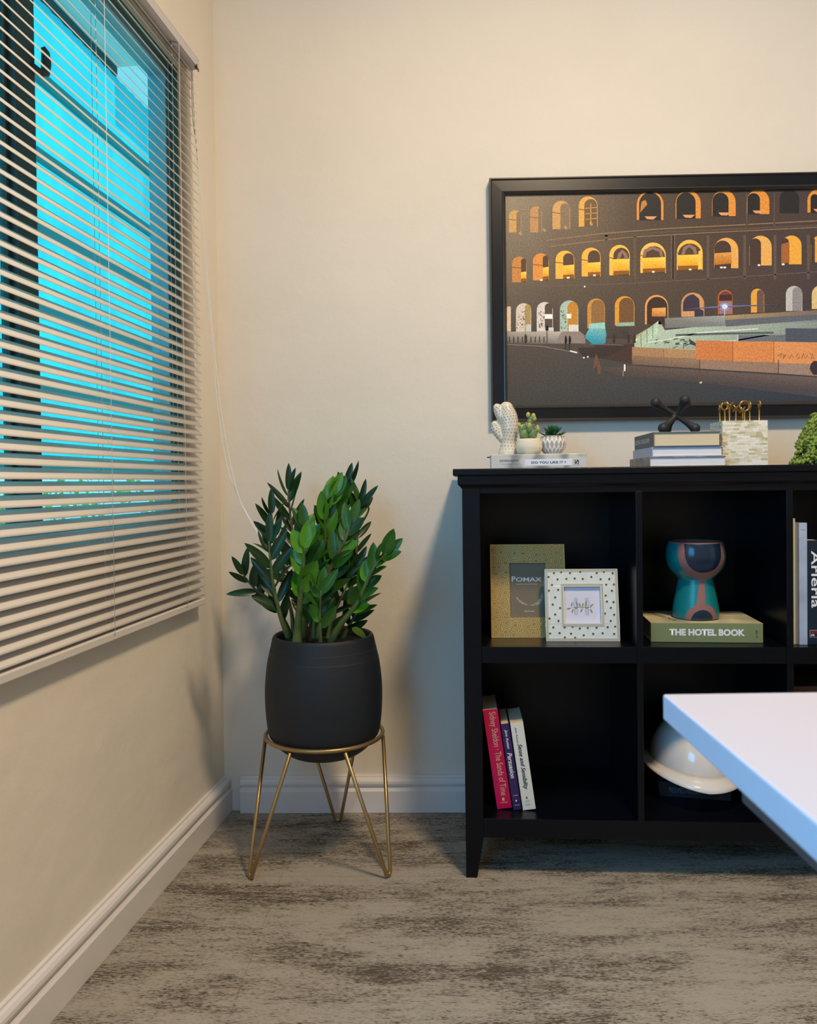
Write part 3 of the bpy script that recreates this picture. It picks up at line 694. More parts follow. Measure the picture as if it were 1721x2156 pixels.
# ------------------------------------------------------------------ lower left cubby: three leaning paperbacks
M_PINK = mat('magenta_cover', (206, 10, 84), .35); M_PUR = mat('purple_cover', (56, 38, 92), .4); M_CREAM = mat('cream_white_cover', (236, 234, 222), .4)
M_GOLDT = mat('cream_gold_print', (246, 190, 150), .45)
def paperback(u, v, w, h, d, cover, tilt, label, page=M_PAGE, z=.1314):
    r = upright(u, v, w, h, d, cover, page, label, ct=.0012, z=z, tilt=tilt, group=None); return r
TL = -.135
k1 = paperback(.0715, .0520, .0335, .2260, .130, M_PINK, TL, 'magenta paperback titled The Sands of Time leaning against the bookcase side')
text('title_lettering', 'Sidney Sheldon · The Sands of Time', M_GOLDT, k1, (.0090, -.0004, .2200), (0, 0, -1), (1, 0, 0), .0185, .190, bold=.0)
text('publisher_lettering', 'WARNER', M_GOLDT, k1, (.009, -.0004, .0125), (1, 0, 0), (0, 0, 1), .0030, .017)
MB().box((.0145, -.0005, .0180), (.0195, 0, .0245)).build('publisher_mark', M_GOLDT, k1)
k2 = paperback(.1075, .0480, .0185, .1960, .128, M_PUR, TL, 'slim purple paperback titled Persuasion, middle of the three leaning books')
text('author_lettering', 'Jane Austen', M_WHTXT, k2, (.0050, -.0004, .183), (0, 0, -1), (1, .0, 0), .0080, .044, shear=.3, bold=.01)
text('title_lettering', 'Persuasion', M_WHTXT, k2, (.0045, -.0004, .130), (0, 0, -1), (1, 0, 0), .0105, .058, shear=.25, bold=.018)
text('publisher_lettering', 'CLASSICS', M_WHTXT, k2, (.005, -.0004, .0320), (1, 0, 0), (0, 0, 1), .0020, .010)
text('publisher_lettering', 'DELUXE', M_WHTXT, k2, (.005, -.0004, .0100), (1, 0, 0), (0, 0, 1), .0020, .010)
MB().ball((.0095, 0, .0205), .0024, 10, sc=(.8, .15, 1)).build('publisher_mark', M_WHTXT, k2)
k3 = paperback(.1290, .0480, .0290, .1975, .128, M_CREAM, TL, 'cream white paperback titled Sense and Sensibility, rightmost of the leaning books')
text('author_lettering', 'Jane Austen', mat('black_ink', (24, 24, 28), .5), k3, (.0075, -.0004, .188), (0, 0, -1), (1, 0, 0), .0055, .036, shear=.35)
MI = bpy.data.materials['black_ink']
text('title_lettering', 'Sense and Sensibility', MI, k3, (.0070, -.0004, .150), (0, 0, -1), (1, 0, 0), .0125, .104, shear=.4, bold=.014)
MB().ball((.0125, 0, .0275), .0028, 10, sc=(.75, .12, 1)).build('publisher_mark', mat('red_ink', (160, 60, 40), .5), k3)
for zz in (.0205, .0180, .0130, .0105): text('publisher_lettering', 'CLASSICS', M_DARKTXT, k3, (.0085, -.0004, zz), (1, 0, 0), (0, 0, 1), .0013, .009)

# ------------------------------------------------------------------ lower middle cubby: hard hat on a thriller
pbk = empty('book', BK(.4530, .1465, .1314, -.175), 'dark old paperback titled PRESUMED INNOCENT lying under the white hard hat', 'book')
MB().box((0, 0, 0), (.1585, .0012, .034)).box((0, 0, .0328), (.1585, .10, .034)).box((0, 0, 0), (.1585, .10, .0012)).build('cover', mat('blackened_blue_cover', (30, 34, 44), .5, var=.6, vscale=60), pbk, bevel=.0005)
MB().box((.001, .0012, .0012), (.1575, .099, .0328)).build('pages', M_PAGE, pbk)
text('title_lettering', 'PRESUMED INNOCENT', mat('steel_grey_print', (112, 126, 132), .5), pbk, (.022, -.0004, .0100), (1, 0, 0), (0, 0, 1), .0125, .074)
text('author_lettering', 'SCOTT TUROW', mat('rust_print', (96, 44, 40), .5), pbk, (.100, -.0004, .0115), (1, 0, 0), (0, 0, 1), .0080, .040)
M_HAT = mat('white_hard_plastic', (232, 226, 218), .16, coat=.5)
hat = empty('hard_hat', BK(.5370, .178, .1960) @ Matrix.Rotation(.07, 4, 'Y') @ Matrix.Rotation(.02, 4, 'X'), 'glossy white safety helmet resting on a book behind the desk corner', 'helmet')
b = MB(); n = 56; rows = 14; vs = []; fs = []
for k in range(rows+1):
    t = k/rows*pi/2
    for i in range(n):
        a = 2*pi*i/n; rx, ry = .098, .118
        r = cos(t)**.72; z = .112*sin(t)**.92; rib = 1+.012*max(0, cos(a*2))**8*(t > .3)
        vs.append((rx*r*cos(a)*rib, ry*r*sin(a)*rib, z))
for k in range(rows):
    for i in range(n):
        j = (i+1) % n; fs.append((k*n+i, k*n+j, (k+1)*n+j, (k+1)*n+i))
b.add(vs, fs, smooth=True)
# rib over the crown
for x in (-.020, 0, .020):
    b.tube([(x, .112*cos(t_)*.98 if True else 0, .004+.1125*sin(t_)**.92) for t_ in [pi*i/24*.92+.12 for i in range(25)]], .004 if x else .006, 8)
b.build('shell', M_HAT, hat)
b = MB(); vs = []; prf = [(1.0, .014), (1.02, .006), (1.04, .0), (1.11, -.003), (1.150, -.009), (1.157, -.0075), (1.11, .000), (1.04, .004)]
n = 72
for q, (s_, z) in enumerate(prf):
    for i in range(n):
        a = 2*pi*i/n; vis = max(0, cos(a+pi/2))**1.5          # visor towards the room
        ext = max(0, s_-1.02)*.30*vis
        vs.append((.099*(s_+ext*.3)*cos(a), .119*(s_+ext*1.6)*sin(a), z-.008*max(0, s_-1.03)/.16*vis+.010*max(0, s_-1.03)/.16*abs(cos(a))))
b.add(vs, [(k*n+i, k*n+(i+1) % n, ((k+1) % len(prf))*n+(i+1) % n, ((k+1) % len(prf))*n+i) for k in range(len(prf)) for i in range(n)], smooth=True)
b.build('brim', M_HAT, hat)
tb = empty('box', BK(.76, .16, .1314), 'brown box barely showing above the far desk edge in the lower right cubby', 'box')
MB().box((0, 0, 0), (.22, .15, .240)).build('carton', mat('brown_card', (96, 62, 42), .7), tb, bevel=.002)
MB().box((-.002, -.002, .220), (.222, .152, .256)).build('lid', mat('brown_card_lid', (104, 68, 48), .7), tb, bevel=.002)
# ------------------------------------------------------------------ framed photograph on the wall
PX0, PX1, PZ0, PZ1 = .1760, 1.372, 1.0275, 1.6585
pf = empty('wall_picture', frame((PX0, YW, PZ0)), 'large black framed night photograph of a floodlit arched arena hanging above the bookcase', 'picture')
FW, FH = PX1-PX0, PZ1-PZ0
M_FR = mat('black_lacquer_frame', (7, 12, 22), .30); M_FR2 = mat('bronze_black_bead', (74, 68, 62), .28, .35)
def loft_frame(prof):      # prof: (inset, protrusion)
    mb = MB(); n = len(prof); vs = []
    for cx, cz, sx, sz in ((0, 0, 1, 1), (FW, 0, -1, 1), (FW, FH, -1, -1), (0, FH, 1, -1)):
        for i, p in prof: vs.append((cx+sx*i, -p, cz+sz*i))
    mb.add(vs, [(k*n+i, k*n+i+1, ((k+1) % 4)*n+i+1, ((k+1) % 4)*n+i) for k in range(4) for i in range(n-1)]); return mb
loft_frame([(0, 0), (0, .027), (.0010, .0285), (.0035, .0285), (.0052, .0262), (.0058, .0250)]).build('outer_bead', M_FR2, pf)
loft_frame([(.0056, .0250), (.0062, .0246), (.0330, .0250)]).build('frame', M_FR, pf)
loft_frame([(.0328, .0240), (.0332, .0285), (.0352, .0290), (.0410, .0232), (.0418, .0210), (.0428, .0150)]).build('inner_bead', M_FR2, pf)
ORG = Vector((PX0, YW, PZ0)); PY = YW-.0165
def pc(x, y):              # place on the print for a spot (x, y) seen in the photograph's enlarged crop
    d = ray(1010+x/2.4205, 340+y/2.4205); q = CAM+d*((PY-CAM.y)/d.y)-ORG; return q.x, q.z
pm = bpy.data.materials.new('night_photo_print'); pm.use_nodes = True
nt = pm.node_tree; p = nt.nodes['Principled BSDF']; at = nt.nodes.new('ShaderNodeAttribute'); at.attribute_name = 'Col'
tc = nt.nodes.new('ShaderNodeTexCoord'); n_ = nt.nodes.new('ShaderNodeTexNoise'); n_.inputs['Scale'].default_value = 240; n_.inputs['Detail'].default_value = 5
rm = nt.nodes.new('ShaderNodeMapRange'); rm.inputs['From Min'].default_value = .3; rm.inputs['From Max'].default_value = .7; rm.inputs['To Min'].default_value = .95; rm.inputs['To Max'].default_value = 1.5
vm = nt.nodes.new('ShaderNodeVectorMath'); vm.operation = 'SCALE'
nt.links.new(tc.outputs['Object'], n_.inputs['Vector']); nt.links.new(n_.outputs['Fac'], rm.inputs['Value']); nt.links.new(rm.outputs[0], vm.inputs['Scale'])
nt.links.new(at.outputs['Color'], vm.inputs[0]); nt.links.new(vm.outputs[0], p.inputs['Base Color'])
p.inputs['Roughness'].default_value = .33; p.inputs['Specular IOR Level'].default_value = .35
n3 = nt.nodes.new('ShaderNodeTexNoise'); n3.inputs['Scale'].default_value = 900; bb_ = nt.nodes.new('ShaderNodeBump'); bb_.inputs['Strength'].default_value = .25; bb_.inputs['Distance'].default_value = .0004
nt.links.new(tc.outputs['Object'], n3.inputs['Vector']); nt.links.new(n3.outputs['Fac'], bb_.inputs['Height']); nt.links.new(bb_.outputs[0], p.inputs['Normal'])
PR = MB(); LV = [0]
def poly(pts, col, lv):
    """col: one colour, or one per corner"""
    vs = []
    for x, y in pts:
        X, Z = pc(x, y); vs.append((min(X, FW-.04), -.0165-.00008*lv, min(max(Z, .040), FH-.040)))
    c = [lin(q) for q in col] if isinstance(col[0], (list, tuple)) else lin(col)
    PR.add(vs, [tuple(range(len(vs)))], c)
def rect(x0, y0, x1, y1, col, lv): poly([(x0, y0), (x0, y1), (x1, y1), (x1, y0)], col, lv)
def archpts(x0, x1, y0, y1, n=12, skew=0):      # y0 crown, y1 foot
    r = (x1-x0)/2; h = min(r, (y1-y0)*.5); cx = (x0+x1)/2
    return [(x0, y1)]+[(cx-r*cos(pi*i/n), y0+h-h*sin(pi*i/n)) for i in range(n+1)]+[(x1, y1)]
XE = 2650
# masonry in vertical bands, lightened at left as painted-in haze of light
cols = [(120, (146, 132, 112), (118, 106, 90)), (400, (120, 104, 86), (106, 92, 78)), (760, (86, 74, 62), (94, 80, 68)), (1200, (80, 66, 58), (86, 72, 64)), (1721, (78, 66, 64), (80, 68, 70)), (XE, (70, 60, 60), (74, 64, 66))]
for i in range(len(cols)-1):
    a, c = cols[i], cols[i+1]
    poly([(a[0], 130), (a[0], 600), (c[0], 600), (c[0], 130)], [a[1], a[2], c[2], c[1]], 0)
    poly([(a[0], 600), (a[0], 900), (c[0], 900), (c[0], 600)], [a[2], (84, 75, 68), (74, 66, 66), c[2]], 0)
poly([(120, 900), (120, 1290), (XE, 1290), (XE, 900)], [(92, 82, 74), (74, 72, 68), (44, 62, 78), (92, 76, 74)], 0)
# cornices
def line(pts, w, col, lv=1):
    for (x0, y0), (x1, y1) in zip(pts[:-1], pts[1:]):
        poly([(x0, y0), (x0, y0+w), (x1, y1+w), (x1, y1)], col, lv)
line([(340, 400), (620, 365), (940, 340), (1300, 322), (1721, 300), (XE, 270)], 5, (150, 122, 92))
line([(360, 432), (520, 412), (760, 385), (1150, 362), (1500, 345), (XE, 300)], 3, (170, 136, 96))
line([(150, 640), (700, 622), (1200, 595), (1721, 560), (XE, 520)], 4, (112, 96, 84)); line([(620, 375), (1000, 352), (1721, 322)], 9, (96, 82, 70))
for x in (640, 785, 975, 985, 1158, 1345, 1500, 1670, 1850, 2040):
    rect(x, 375, x+14, 600, (104, 88, 76), 1)
for x, w in ((520, 60), (680, 60), (1360, 40), (1500, 30)): rect(x, 160, x+6, 330, (98, 86, 74), 1)
ORG1, ORG2, YEL, DK, DK2 = (232, 160, 62), (244, 186, 84), (255, 208, 70), (70, 58, 52), (48, 46, 46)
def arch2(x0, x1, y0, y1, t, glow, g0, dark=DK, lc=ORG2):
    poly(archpts(x0, x1, y0, y1), lc, 2)                       # lit reveal
    k = (x1-x0)
    poly(archpts(x0+k*t, x1-k*.03, y0+k*.14, y1), dark, 3)      # dark vault within
    if glow:
        gy = y1-(y1-y0)*g0
        poly([(x0+k*t, gy+4), (x0+k*t, y1), (x1-k*.02, y1-6), (x1-k*.02, gy)], [YEL, ORG1, (226, 150, 40), (255, 222, 96)], 4)
        poly([(x0+k*t, y1-(y1-y0)*.14), (x0+k*t, y1), (x1-k*.02, y1-6), (x1-k*.02, y1-(y1-y0)*.16)], (150, 96, 34), 5)
    poly([(x0+k*.0, y0+(y1-y0)*.40), (x0, y0+(y1-y0)*.43), (x0+k*t, y0+(y1-y0)*.46), (x0+k*t, y0+(y1-y0)*.43)], (150, 98, 44), 5)
row1 = [(150, 212, 248, 362, .62, (206, 160, 92)), (258, 318, 228, 362, .7, (190, 142, 92)), (372, 462, 200, 345, .45, (206, 158, 96)), (506, 602, 178, 332, .30, (226, 166, 76))]
for x0, x1, y0, y1, t, c in row1: arch2(x0, x1, y0, y1, t, 0, 0, (134, 112, 88) if x0 < 480 else (110, 86, 60), c)
for i in range(3): line([(540, 238+i*28), (600, 232+i*28)], 3, (226, 170, 90), 6)
rect(565, 215, 569, 325, (220, 170, 96), 6)
for sx, sy in ((208, 368), (440, 338), (570, 318), (330, 350)):
    for an in range(4): poly([(sx-13*cos(an*.8), sy-13*sin(an*.8)), (sx-1.5, sy+1.5), (sx+13*cos(an*.8), sy+13*sin(an*.8)), (sx+1.5, sy-1.5)], (250, 214, 140), 7)
def archR(x0, x1, y0, y1, lw, rw, col=(226, 150, 66), bowl=True):
    poly(archpts(x0, x1, y0, y1), col, 2); poly(archpts(x0+lw, x1-rw, y0+(lw+rw)*.35, y1+2), DK2, 3)
    if bowl: cx = (x0+x1)/2+5; poly([(cx-34, y1-18), (cx-20, y1-4), (cx+10, y1-2), (cx+30, y1-18)], (226, 160, 110), 4)
archR(802, 938, 150, 298, 12, 12); archR(1000, 1128, 148, 290, 4, 26); archR(1186, 1306, 146, 278, 2, 36); archR(1364, 1478, 144, 268, 2, 48); archR(1530, 1630, 142, 262, 1, 1, DK2, False); archR(1672, 1790, 140, 260, 16, 60); archR(1850, 1960, 138, 256, 2, 50)
poly([(826, 205), (818, 262), (856, 218), (846, 196)], (196, 132, 64), 4)
row2 = [(166, 240, 484, 616, .62, .42, (206, 140, 76)), (272, 354, 468, 606, .62, .5, (226, 150, 74)), (388, 484, 454, 598, .40, .5, (250, 188, 80)), (521, 618, 439, 586, .33, .5, (250, 186, 76)), (662, 766, 425, 580, .20, .55, (255, 196, 84)), (820, 950, 413, 568, .10, .52, (250, 200, 96)), (1006, 1138, 399, 554, .04, .52, (252, 196, 84))]
for x0, x1, y0, y1, t, g, c in row2: arch2(x0, x1, y0, y1, t, 1, g, (92, 70, 58), c)
for x0, x1, y0, y1 in ((830, 938, 432, 487), (700, 758, 450, 498), (1030, 1110, 420, 474)):
    poly([(x0, y1), (x0+8, y0+18), ((x0+x1)/2, y0), (x1-8, y0+18), (x1, y1), (x1-16, y1), (x1-22, y0+30), ((x0+x1)/2, y0+16), (x0+22, y0+30), (x0+16, y1)], (150, 118, 104), 6)
for x0, x1, y0, y1, k, c in ((1008, 1138, 399, 554, .8, (252, 200, 90)), (1196, 1320, 389, 544, .70, (236, 176, 92)), (1376, 1490, 378, 530, .52, (236, 178, 96)), (1540, 1642, 377, 524, .36, (240, 176, 70)), (1690, 1790, 376, 514, .2, (236, 170, 70)), (1850, 1950, 374, 508, .1, (230, 160, 60))):
    if x0 > 1100: poly(archpts(x0, x1, y0, y1), c, 2); poly(archpts(x0+1, x0+(x1-x0)*k, y0+14, y1+1), (78, 62, 56), 3)
    else: poly([(x1-22, y0+60), (x1-24, y1-2), (x1-2, y1-6), (x1-4, y0+50)], c, 7)
poly([(1198, 468), (1198, 528), (1286, 520), (1286, 462)], [(222, 156, 76), (190, 118, 50), (190, 118, 50), (230, 166, 84)], 4)
poly([(1542, 420), (1542, 520), (1580, 516), (1580, 410)], (170, 104, 60), 4)
for x, y in ((315, 604), (452, 592), (586, 580), (886, 562), (1074, 550), (1233, 540), (1250, 540), (1425, 528), (1548, 524)):
    poly([(x-8, y), (x-5, y+5), (x+5, y+5), (x+8, y), (x+5, y-4), (x-5, y-4)], (255, 244, 214), 7)
# ground floor arches
G = [(140, 160, 738, 866, (236, 200, 150), (214, 206, 196), .6), (186, 264, 722, 868, (222, 206, 190), (176, 150, 96), .58), (292, 374, 716, 866, (226, 214, 206), (96, 80, 70), .5), (410, 504, 708, 866, (176, 200, 184), (202, 140, 58), .42), (550, 640, 698, 850, (206, 150, 70), (152, 112, 70), .22), (690, 790, 686, 836, (226, 160, 60), (122, 88, 58), .22), (844, 962, 680, 830, (236, 170, 90), (70, 54, 50), .08), (1028, 1146, 668, 790, (200, 150, 110), (70, 60, 74), .08), (1216, 1290, 655, 780, (216, 110, 56), (110, 74, 72), .06), (1384, 1452, 648, 770, (232, 170, 74), (112, 88, 80), .45), (1562, 1646, 634, 762, (196, 196, 190), (150, 146, 148), .4), (1694, 1790, 630, 752, (226, 200, 140), (170, 150, 130), .4), (1850, 1950, 620, 745, (200, 160, 100), (110, 90, 80), .3)]
for x0, x1, y0, y1, c, c2, t in G:
    poly(archpts(x0, x1, y0, y1), c, 2); k = x1-x0; poly(archpts(x0+k*t, x1-k*.03, y0+k*.08, y1), c2, 3)
rect(332, 778, 372, 802, (250, 250, 240), 4); rect(332, 846, 378, 866, (220, 212, 204), 4); rect(445, 776, 468, 800, (250, 244, 226), 4); rect(455, 832, 505, 866, (226, 226, 214), 4); rect(236, 830, 264, 866, (206, 206, 196), 4)
poly([(560, 826), (556, 852), (642, 852), (638, 820)], (160, 214, 206), 4); poly([(700, 822), (698, 840), (790, 838), (790, 818)], (160, 186, 166), 4)
poly([(880, 748), (878, 790), (950, 790), (950, 744)], [(236, 170, 90), (200, 120, 60), (210, 130, 70), (244, 190, 110)], 4)
poly([(1032, 764), (1032, 792), (1096, 790), (1096, 762)], (216, 160, 110), 4); poly([(1090, 675), (1120, 700), (1124, 752), (1142, 760), (1140, 700), (1120, 676)], (214, 160, 100), 4)
poly([(1222, 680), (1222, 708), (1288, 706), (1288, 678)], (80, 48, 46), 4); rect(1222, 712, 1288, 778, (164, 120, 120), 4)
rng = random.Random(8)
for _ in range(90):
    x = rng.choice((rng.uniform(190, 232), rng.uniform(300, 332), rng.uniform(414, 444))); y = rng.uniform(760, 850); s = rng.uniform(1.2, 3.2)
    poly([(x-s, y-s), (x-s, y+s), (x+s, y+s), (x+s, y-s)], (120, 104, 92), 5)
# pavement, fence posts, people
poly([(142, 868), (142, 925), (380, 930), (520, 925), (540, 900), (500, 866)], [(178, 166, 150), (104, 96, 90), (124, 112, 104), (150, 140, 134), (160, 150, 146), (206, 196, 186)], 2)
poly([(380, 925), (540, 928), (540, 890), (512, 866), (420, 868)], (150, 136, 130), 3)
poly([(560, 850), (536, 895), (575, 930), (640, 930), (650, 880), (640, 850)], [(130, 196, 196), (60, 170, 190), (44, 160, 186), (60, 150, 170), (56, 110, 120), (130, 190, 190)], 3)
for x in range(150, 345, 22): rect(x, 893, x+5, 922, (60, 50, 46), 5)
rect(342, 858, 346, 928, (52, 46, 44), 5); poly([(336, 862), (336, 842), (344, 832), (352, 842), (352, 862)], (40, 36, 36), 6)
for x in (440, 460): poly([(x-5, 930), (x-6, 905), (x-3, 890), (x, 886), (x+4, 892), (x+8, 912), (x+4, 930)], (36, 30, 32), 6); rect(x-3, 930, x+2, 962, (60, 50, 48), 5)
for x in (235, 686, 790, 760): poly([(x-6, 925), (x-6, 890), (x, 876), (x+7, 890), (x+6, 925)], (64, 54, 50), 6)
line([(142, 930), (320, 940), (440, 962), (500, 975)], 4, (150, 128, 118), 4); poly([(462, 962), (462, 969), (498, 978), (498, 971)], (250, 244, 236), 6)
line([(560, 930), (735, 934)], 3, (130, 120, 116), 4); poly([(500, 950), (530, 1000), (640, 1000), (760, 940)], (66, 56, 54), 4)
for x, y in ((532, 1000), (552, 996), (536, 638), (800, 910)): poly([(x-4, y-4), (x-4, y+4), (x+4, y+4), (x+4, y-4)], (255, 240, 220), 7)
poly([(578, 1060), (584, 1010), (596, 980), (606, 1010), (620, 1050), (614, 1084), (604, 1084), (600, 1040)], (116, 86, 72), 6); rect(736, 1034, 744, 1068, (250, 250, 250), 6); rect(730, 1066, 735, 1094, (150, 140, 136), 6)
poly([(585, 930), (590, 1000), (780, 1030), (790, 930)], (78, 60, 54), 2)
# building site and barriers
poly([(790, 890), (790, 950), (1104, 960), (1400, 960), (XE, 960), (XE, 790), (1500, 800), (945, 860), (920, 815)], [(150, 160, 140), (186, 206, 180), (206, 224, 200), (110, 118, 122), (90, 96, 110), (96, 100, 116), (130, 136, 142), (186, 206, 186), (170, 186, 160)], 3)
poly([(792, 905), (790, 948), (830, 948), (912, 868), (912, 812)], [(206, 196, 150), (176, 196, 168), (190, 214, 186), (206, 232, 206), (186, 210, 180)], 5)
for x, y0, y1 in ((822, 880, 946), (852, 856, 924), (882, 836, 900)): rect(x, y0, x+3, y1, (100, 110, 96), 6)
poly([(945, 798), (945, 850), (1252, 838), (1252, 785)], [(136, 136, 130), (120, 122, 120), (130, 134, 136), (168, 172, 170)], 5)
poly([(1252, 785), (1255, 836), (1721, 800), (XE, 740), (XE, 690), (1721, 758)], [(176, 152, 100), (150, 146, 140), (110, 110, 118), (90, 92, 104), (130, 104, 84), (138, 112, 96)], 5)
poly([(1252, 808), (1255, 842), (1721, 806), (XE, 760), (XE, 720), (1721, 778)], (104, 108, 116), 6)
line([(860, 920), (960, 905), (1120, 870), (1420, 850)], 6, (226, 236, 222), 6); line([(1010, 925), (1300, 910), (1475, 880)], 7, (206, 216, 214), 6); line([(1000, 880), (1250, 872), (1500, 868)], 10, (92, 100, 98), 6)
poly([(1066, 902), (1072, 930), (1110, 944), (1104, 926)], (76, 74, 76), 7); rect(1312, 882, 1320, 916, (190, 200, 200), 7)
rect(1320, 884, 1560, 925, (112, 120, 128), 6); rect(1560, 850, XE, 925, (84, 92, 104), 6)
for q in range(16):
    x = rng.uniform(860, 1060); y = rng.uniform(900, 950); poly([(x, y), (x+4, y+5), (x+30, y-rng.uniform(-8, 16)), (x+20, y-4)], (92, 98, 84), 7)
rect(1038, 926, 1041, 956, (70, 72, 66), 7)
poly([(778, 945), (778, 988), (938, 998), (938, 953)], (176, 136, 98), 7); poly([(940, 953), (940, 998), (1104, 1006), (1104, 960)], (184, 144, 104), 7)
poly([(1102, 912), (1104, 1010), (1293, 1016), (1290, 916)], (214, 132, 78), 8); poly([(1291, 916), (1293, 1018), (1500, 1024), (1500, 918)], (224, 144, 86), 8); poly([(1500, 918), (1502, 1026), (1721, 1034), (XE, 1064), (XE, 940), (1721, 922)], (232, 156, 98), 8)
for x in (1291, 1500): rect(x-1.5, 916, x+1.5, 1022, (150, 88, 52), 9)
poly([(776, 988), (778, 1034), (1122, 1056), (1122, 1008), (938, 998)], [(150, 120, 98), (120, 98, 84), (132, 108, 92), (160, 132, 108), (150, 120, 98)], 7)
poly([(1122, 1008), (1124, 1056), (1524, 1080), (1522, 1026)], (158, 130, 112), 7); poly([(1522, 1026), (1526, 1080), (1721, 1094), (XE, 1150), (XE, 1070), (1721, 1034)], (166, 140, 124), 7)
for x in (1122, 1524): rect(x-2, 1010, x+2, 1078, (84, 66, 58), 9)
# graffiti scribble on the last board
for q, (dx, pts) in enumerate(((0, [(1516, 992), (1540, 978), (1534, 1002)]), (0, [(1548, 976), (1548, 1004), (1562, 984), (1550, 990)]), (0, [(1570, 980), (1580, 1004), (1592, 980), (1604, 1004)]), (0, [(1612, 996), (1624, 978), (1634, 996), (1622, 1006), (1612, 996)]), (0, [(1642, 1004), (1652, 978), (1660, 1004), (1674, 984)]), (0, [(1680, 980), (1700, 980), (1690, 1004), (1712, 1000)]))):
    for a, c in zip(pts[:-1], pts[1:]): poly([(a[0]-1, a[1]), (a[0]+1, a[1]+2), (c[0]+1, c[1]+2), (c[0]-1, c[1])], (130, 84, 60), 10)
# road
poly([(600, 1050), (780, 1042), (1140, 1064), (1721, 1100), (XE, 1160), (XE, 1240), (1721, 1200), (1150, 1130), (700, 1090)], [(88, 76, 70), (104, 88, 80), (110, 92, 84), (118, 102, 96), (110, 100, 100), (90, 84, 90), (84, 80, 88), (80, 74, 74), (84, 76, 72)], 3)
poly([(1120, 1126), (1124, 1132), (1134, 1130), (1134, 1120)], (230, 216, 206), 6)
poly([(1690, 1030), (1682, 1056), (1700, 1086), (1740, 1090), (1740, 1020), (1705, 1016)], (66, 54, 60), 10)
# lamp star
for r_, c in ((26, (150, 160, 206)), (15, (226, 232, 250))): poly([(1250+r_*cos(2*pi*i/16), 740-r_*.8*sin(2*pi*i/16)) for i in range(16)], c, 7 if r_ > 20 else 10)
poly([(1020, 754), (1250, 745), (1560, 728), (1250, 735)], [(96, 96, 130), (140, 150, 214), (84, 80, 100), (140, 150, 214)], 9); rect(1248, 752, 1252, 784, (206, 210, 220), 9)
PR.build('photo_print', pm, pf, weld=False)
MB().box((.03, -.014, .03), (FW-.03, -.002, FH-.03)).build('backing_board', M_BLK, pf)

# ------------------------------------------------------------------ ornaments on the bookcase
def merge(parts, name, mt, mw, voxel, label=None, cat=None, parent=None):
    b = MB()
    for p_ in parts: p_(b)
    o = b.build(name, mt, parent, weld=False)
    r = o.modifiers.new('fuse', 'REMESH'); r.mode = 'VOXEL'; r.voxel_size = voxel; r.use_smooth_shade = True
    s_ = o.modifiers.new('soft', 'SMOOTH'); s_.factor = .6; s_.iterations = 4
    if mw is not None: o.matrix_world = mw
    return o
def limb(pts, rad, n=18):
    """round-ended branch through pts with radii"""
    def f(b):
        P = catmull([Vector(p) for p in pts], 8); N = len(P)
        R = []
        for i in range(N):
            t = i/(N-1)*(len(rad)-1); k = min(int(t), len(rad)-2); R.append(rad[k]+(rad[k+1]-rad[k])*(t-k))
        b.tube(P, R, n); b.ball(P[0], R[0]*.999, n); b.ball(P[-1], R[-1]*.999, n)
    return f
# white dotted cactus vase : px/m about 894 there
ZB = TOP+.0337
cvz = empty('cactus_vase', BK(.1115, .182, ZB, .04), 'tall cream ceramic cactus vase with grey dots, standing left on the pale book', 'vase')
brs = [([(0, 0, .002), (.001, 0, .030), (.004, 0, .062), (.001, 0, .092), (-.003, 0, .113)], [.0245, .0175, .0225, .0225, .0165]),
       ([(-.008, 0, .034), (-.020, .001, .050), (-.0285, .002, .064), (-.0315, .002, .0755)], [.010, .0115, .0118, .0085]),
       ([(-.004, -.001, .074), (-.014, -.001, .090), (-.0215, -.001, .104), (-.0255, -.001, .1155)], [.013, .0125, .0115, .0095])]
M_CER = mat('cream_ceramic', (226, 218, 200), .22, coat=.4)
merge([limb(*x) for x in brs], 'body', M_CER, None, .0022, parent=cvz)
MB().lathe([(.0072, 0), (.0072, .0012), (.0052, .0012), (.0050, -.006), (0, -.006)], 16, c=(-.001, 0, .1293)).build('mouth_opening', mat('vase_mouth', (88, 70, 60), .5), cvz)
b = MB()
for pts, rad in brs:
    P = catmull([Vector(p) for p in pts], 8); N = len(P); Ltot = sum((P[i+1]-P[i]).length for i in range(N-1)); rows = int(Ltot/.0072)
    for rr_ in range(rows+2):
        t = rr_/(rows+1.0); i = min(int(t*(N-1)), N-2); fr = t*(N-1)-i; c = P[i].lerp(P[i+1], fr); d = (P[i+1]-P[i]).normalized()
        tt = t*(len(rad)-1); k = min(int(tt), len(rad)-2); R_ = rad[k]+(rad[k+1]-rad[k])*(tt-k)
        s1 = d.cross(Vector((0, 1, 0))).normalized(); s2 = s1.cross(d); nn = max(6, int(2*pi*R_/.0078))
        for q in range(nn):
            a = 2*pi*(q+.5*(rr_ % 2))/nn; nrm = s1*cos(a)+s2*sin(a); pos = c+nrm*(R_*.985-.0001)
            inside = False
            for p2, r2 in brs:
                if p2 is pts: continue
                Q = catmull([Vector(x) for x in p2], 4)
                for w in range(len(Q)):
                    tq = w/(len(Q)-1)*(len(r2)-1); kk = min(int(tq), len(r2)-2); rq = r2[kk]+(r2[kk+1]-r2[kk])*(tq-kk)
                    if (pos-Q[w]).length < rq*.97: inside = True
            if inside or pos.z < .003: continue
            b.ball(pos, .00125, 8, sc=(1, 1, 1))
b.build('painted_dots', mat('grey_brown_dots', (120, 114, 108), .4), cvz, weld=False)
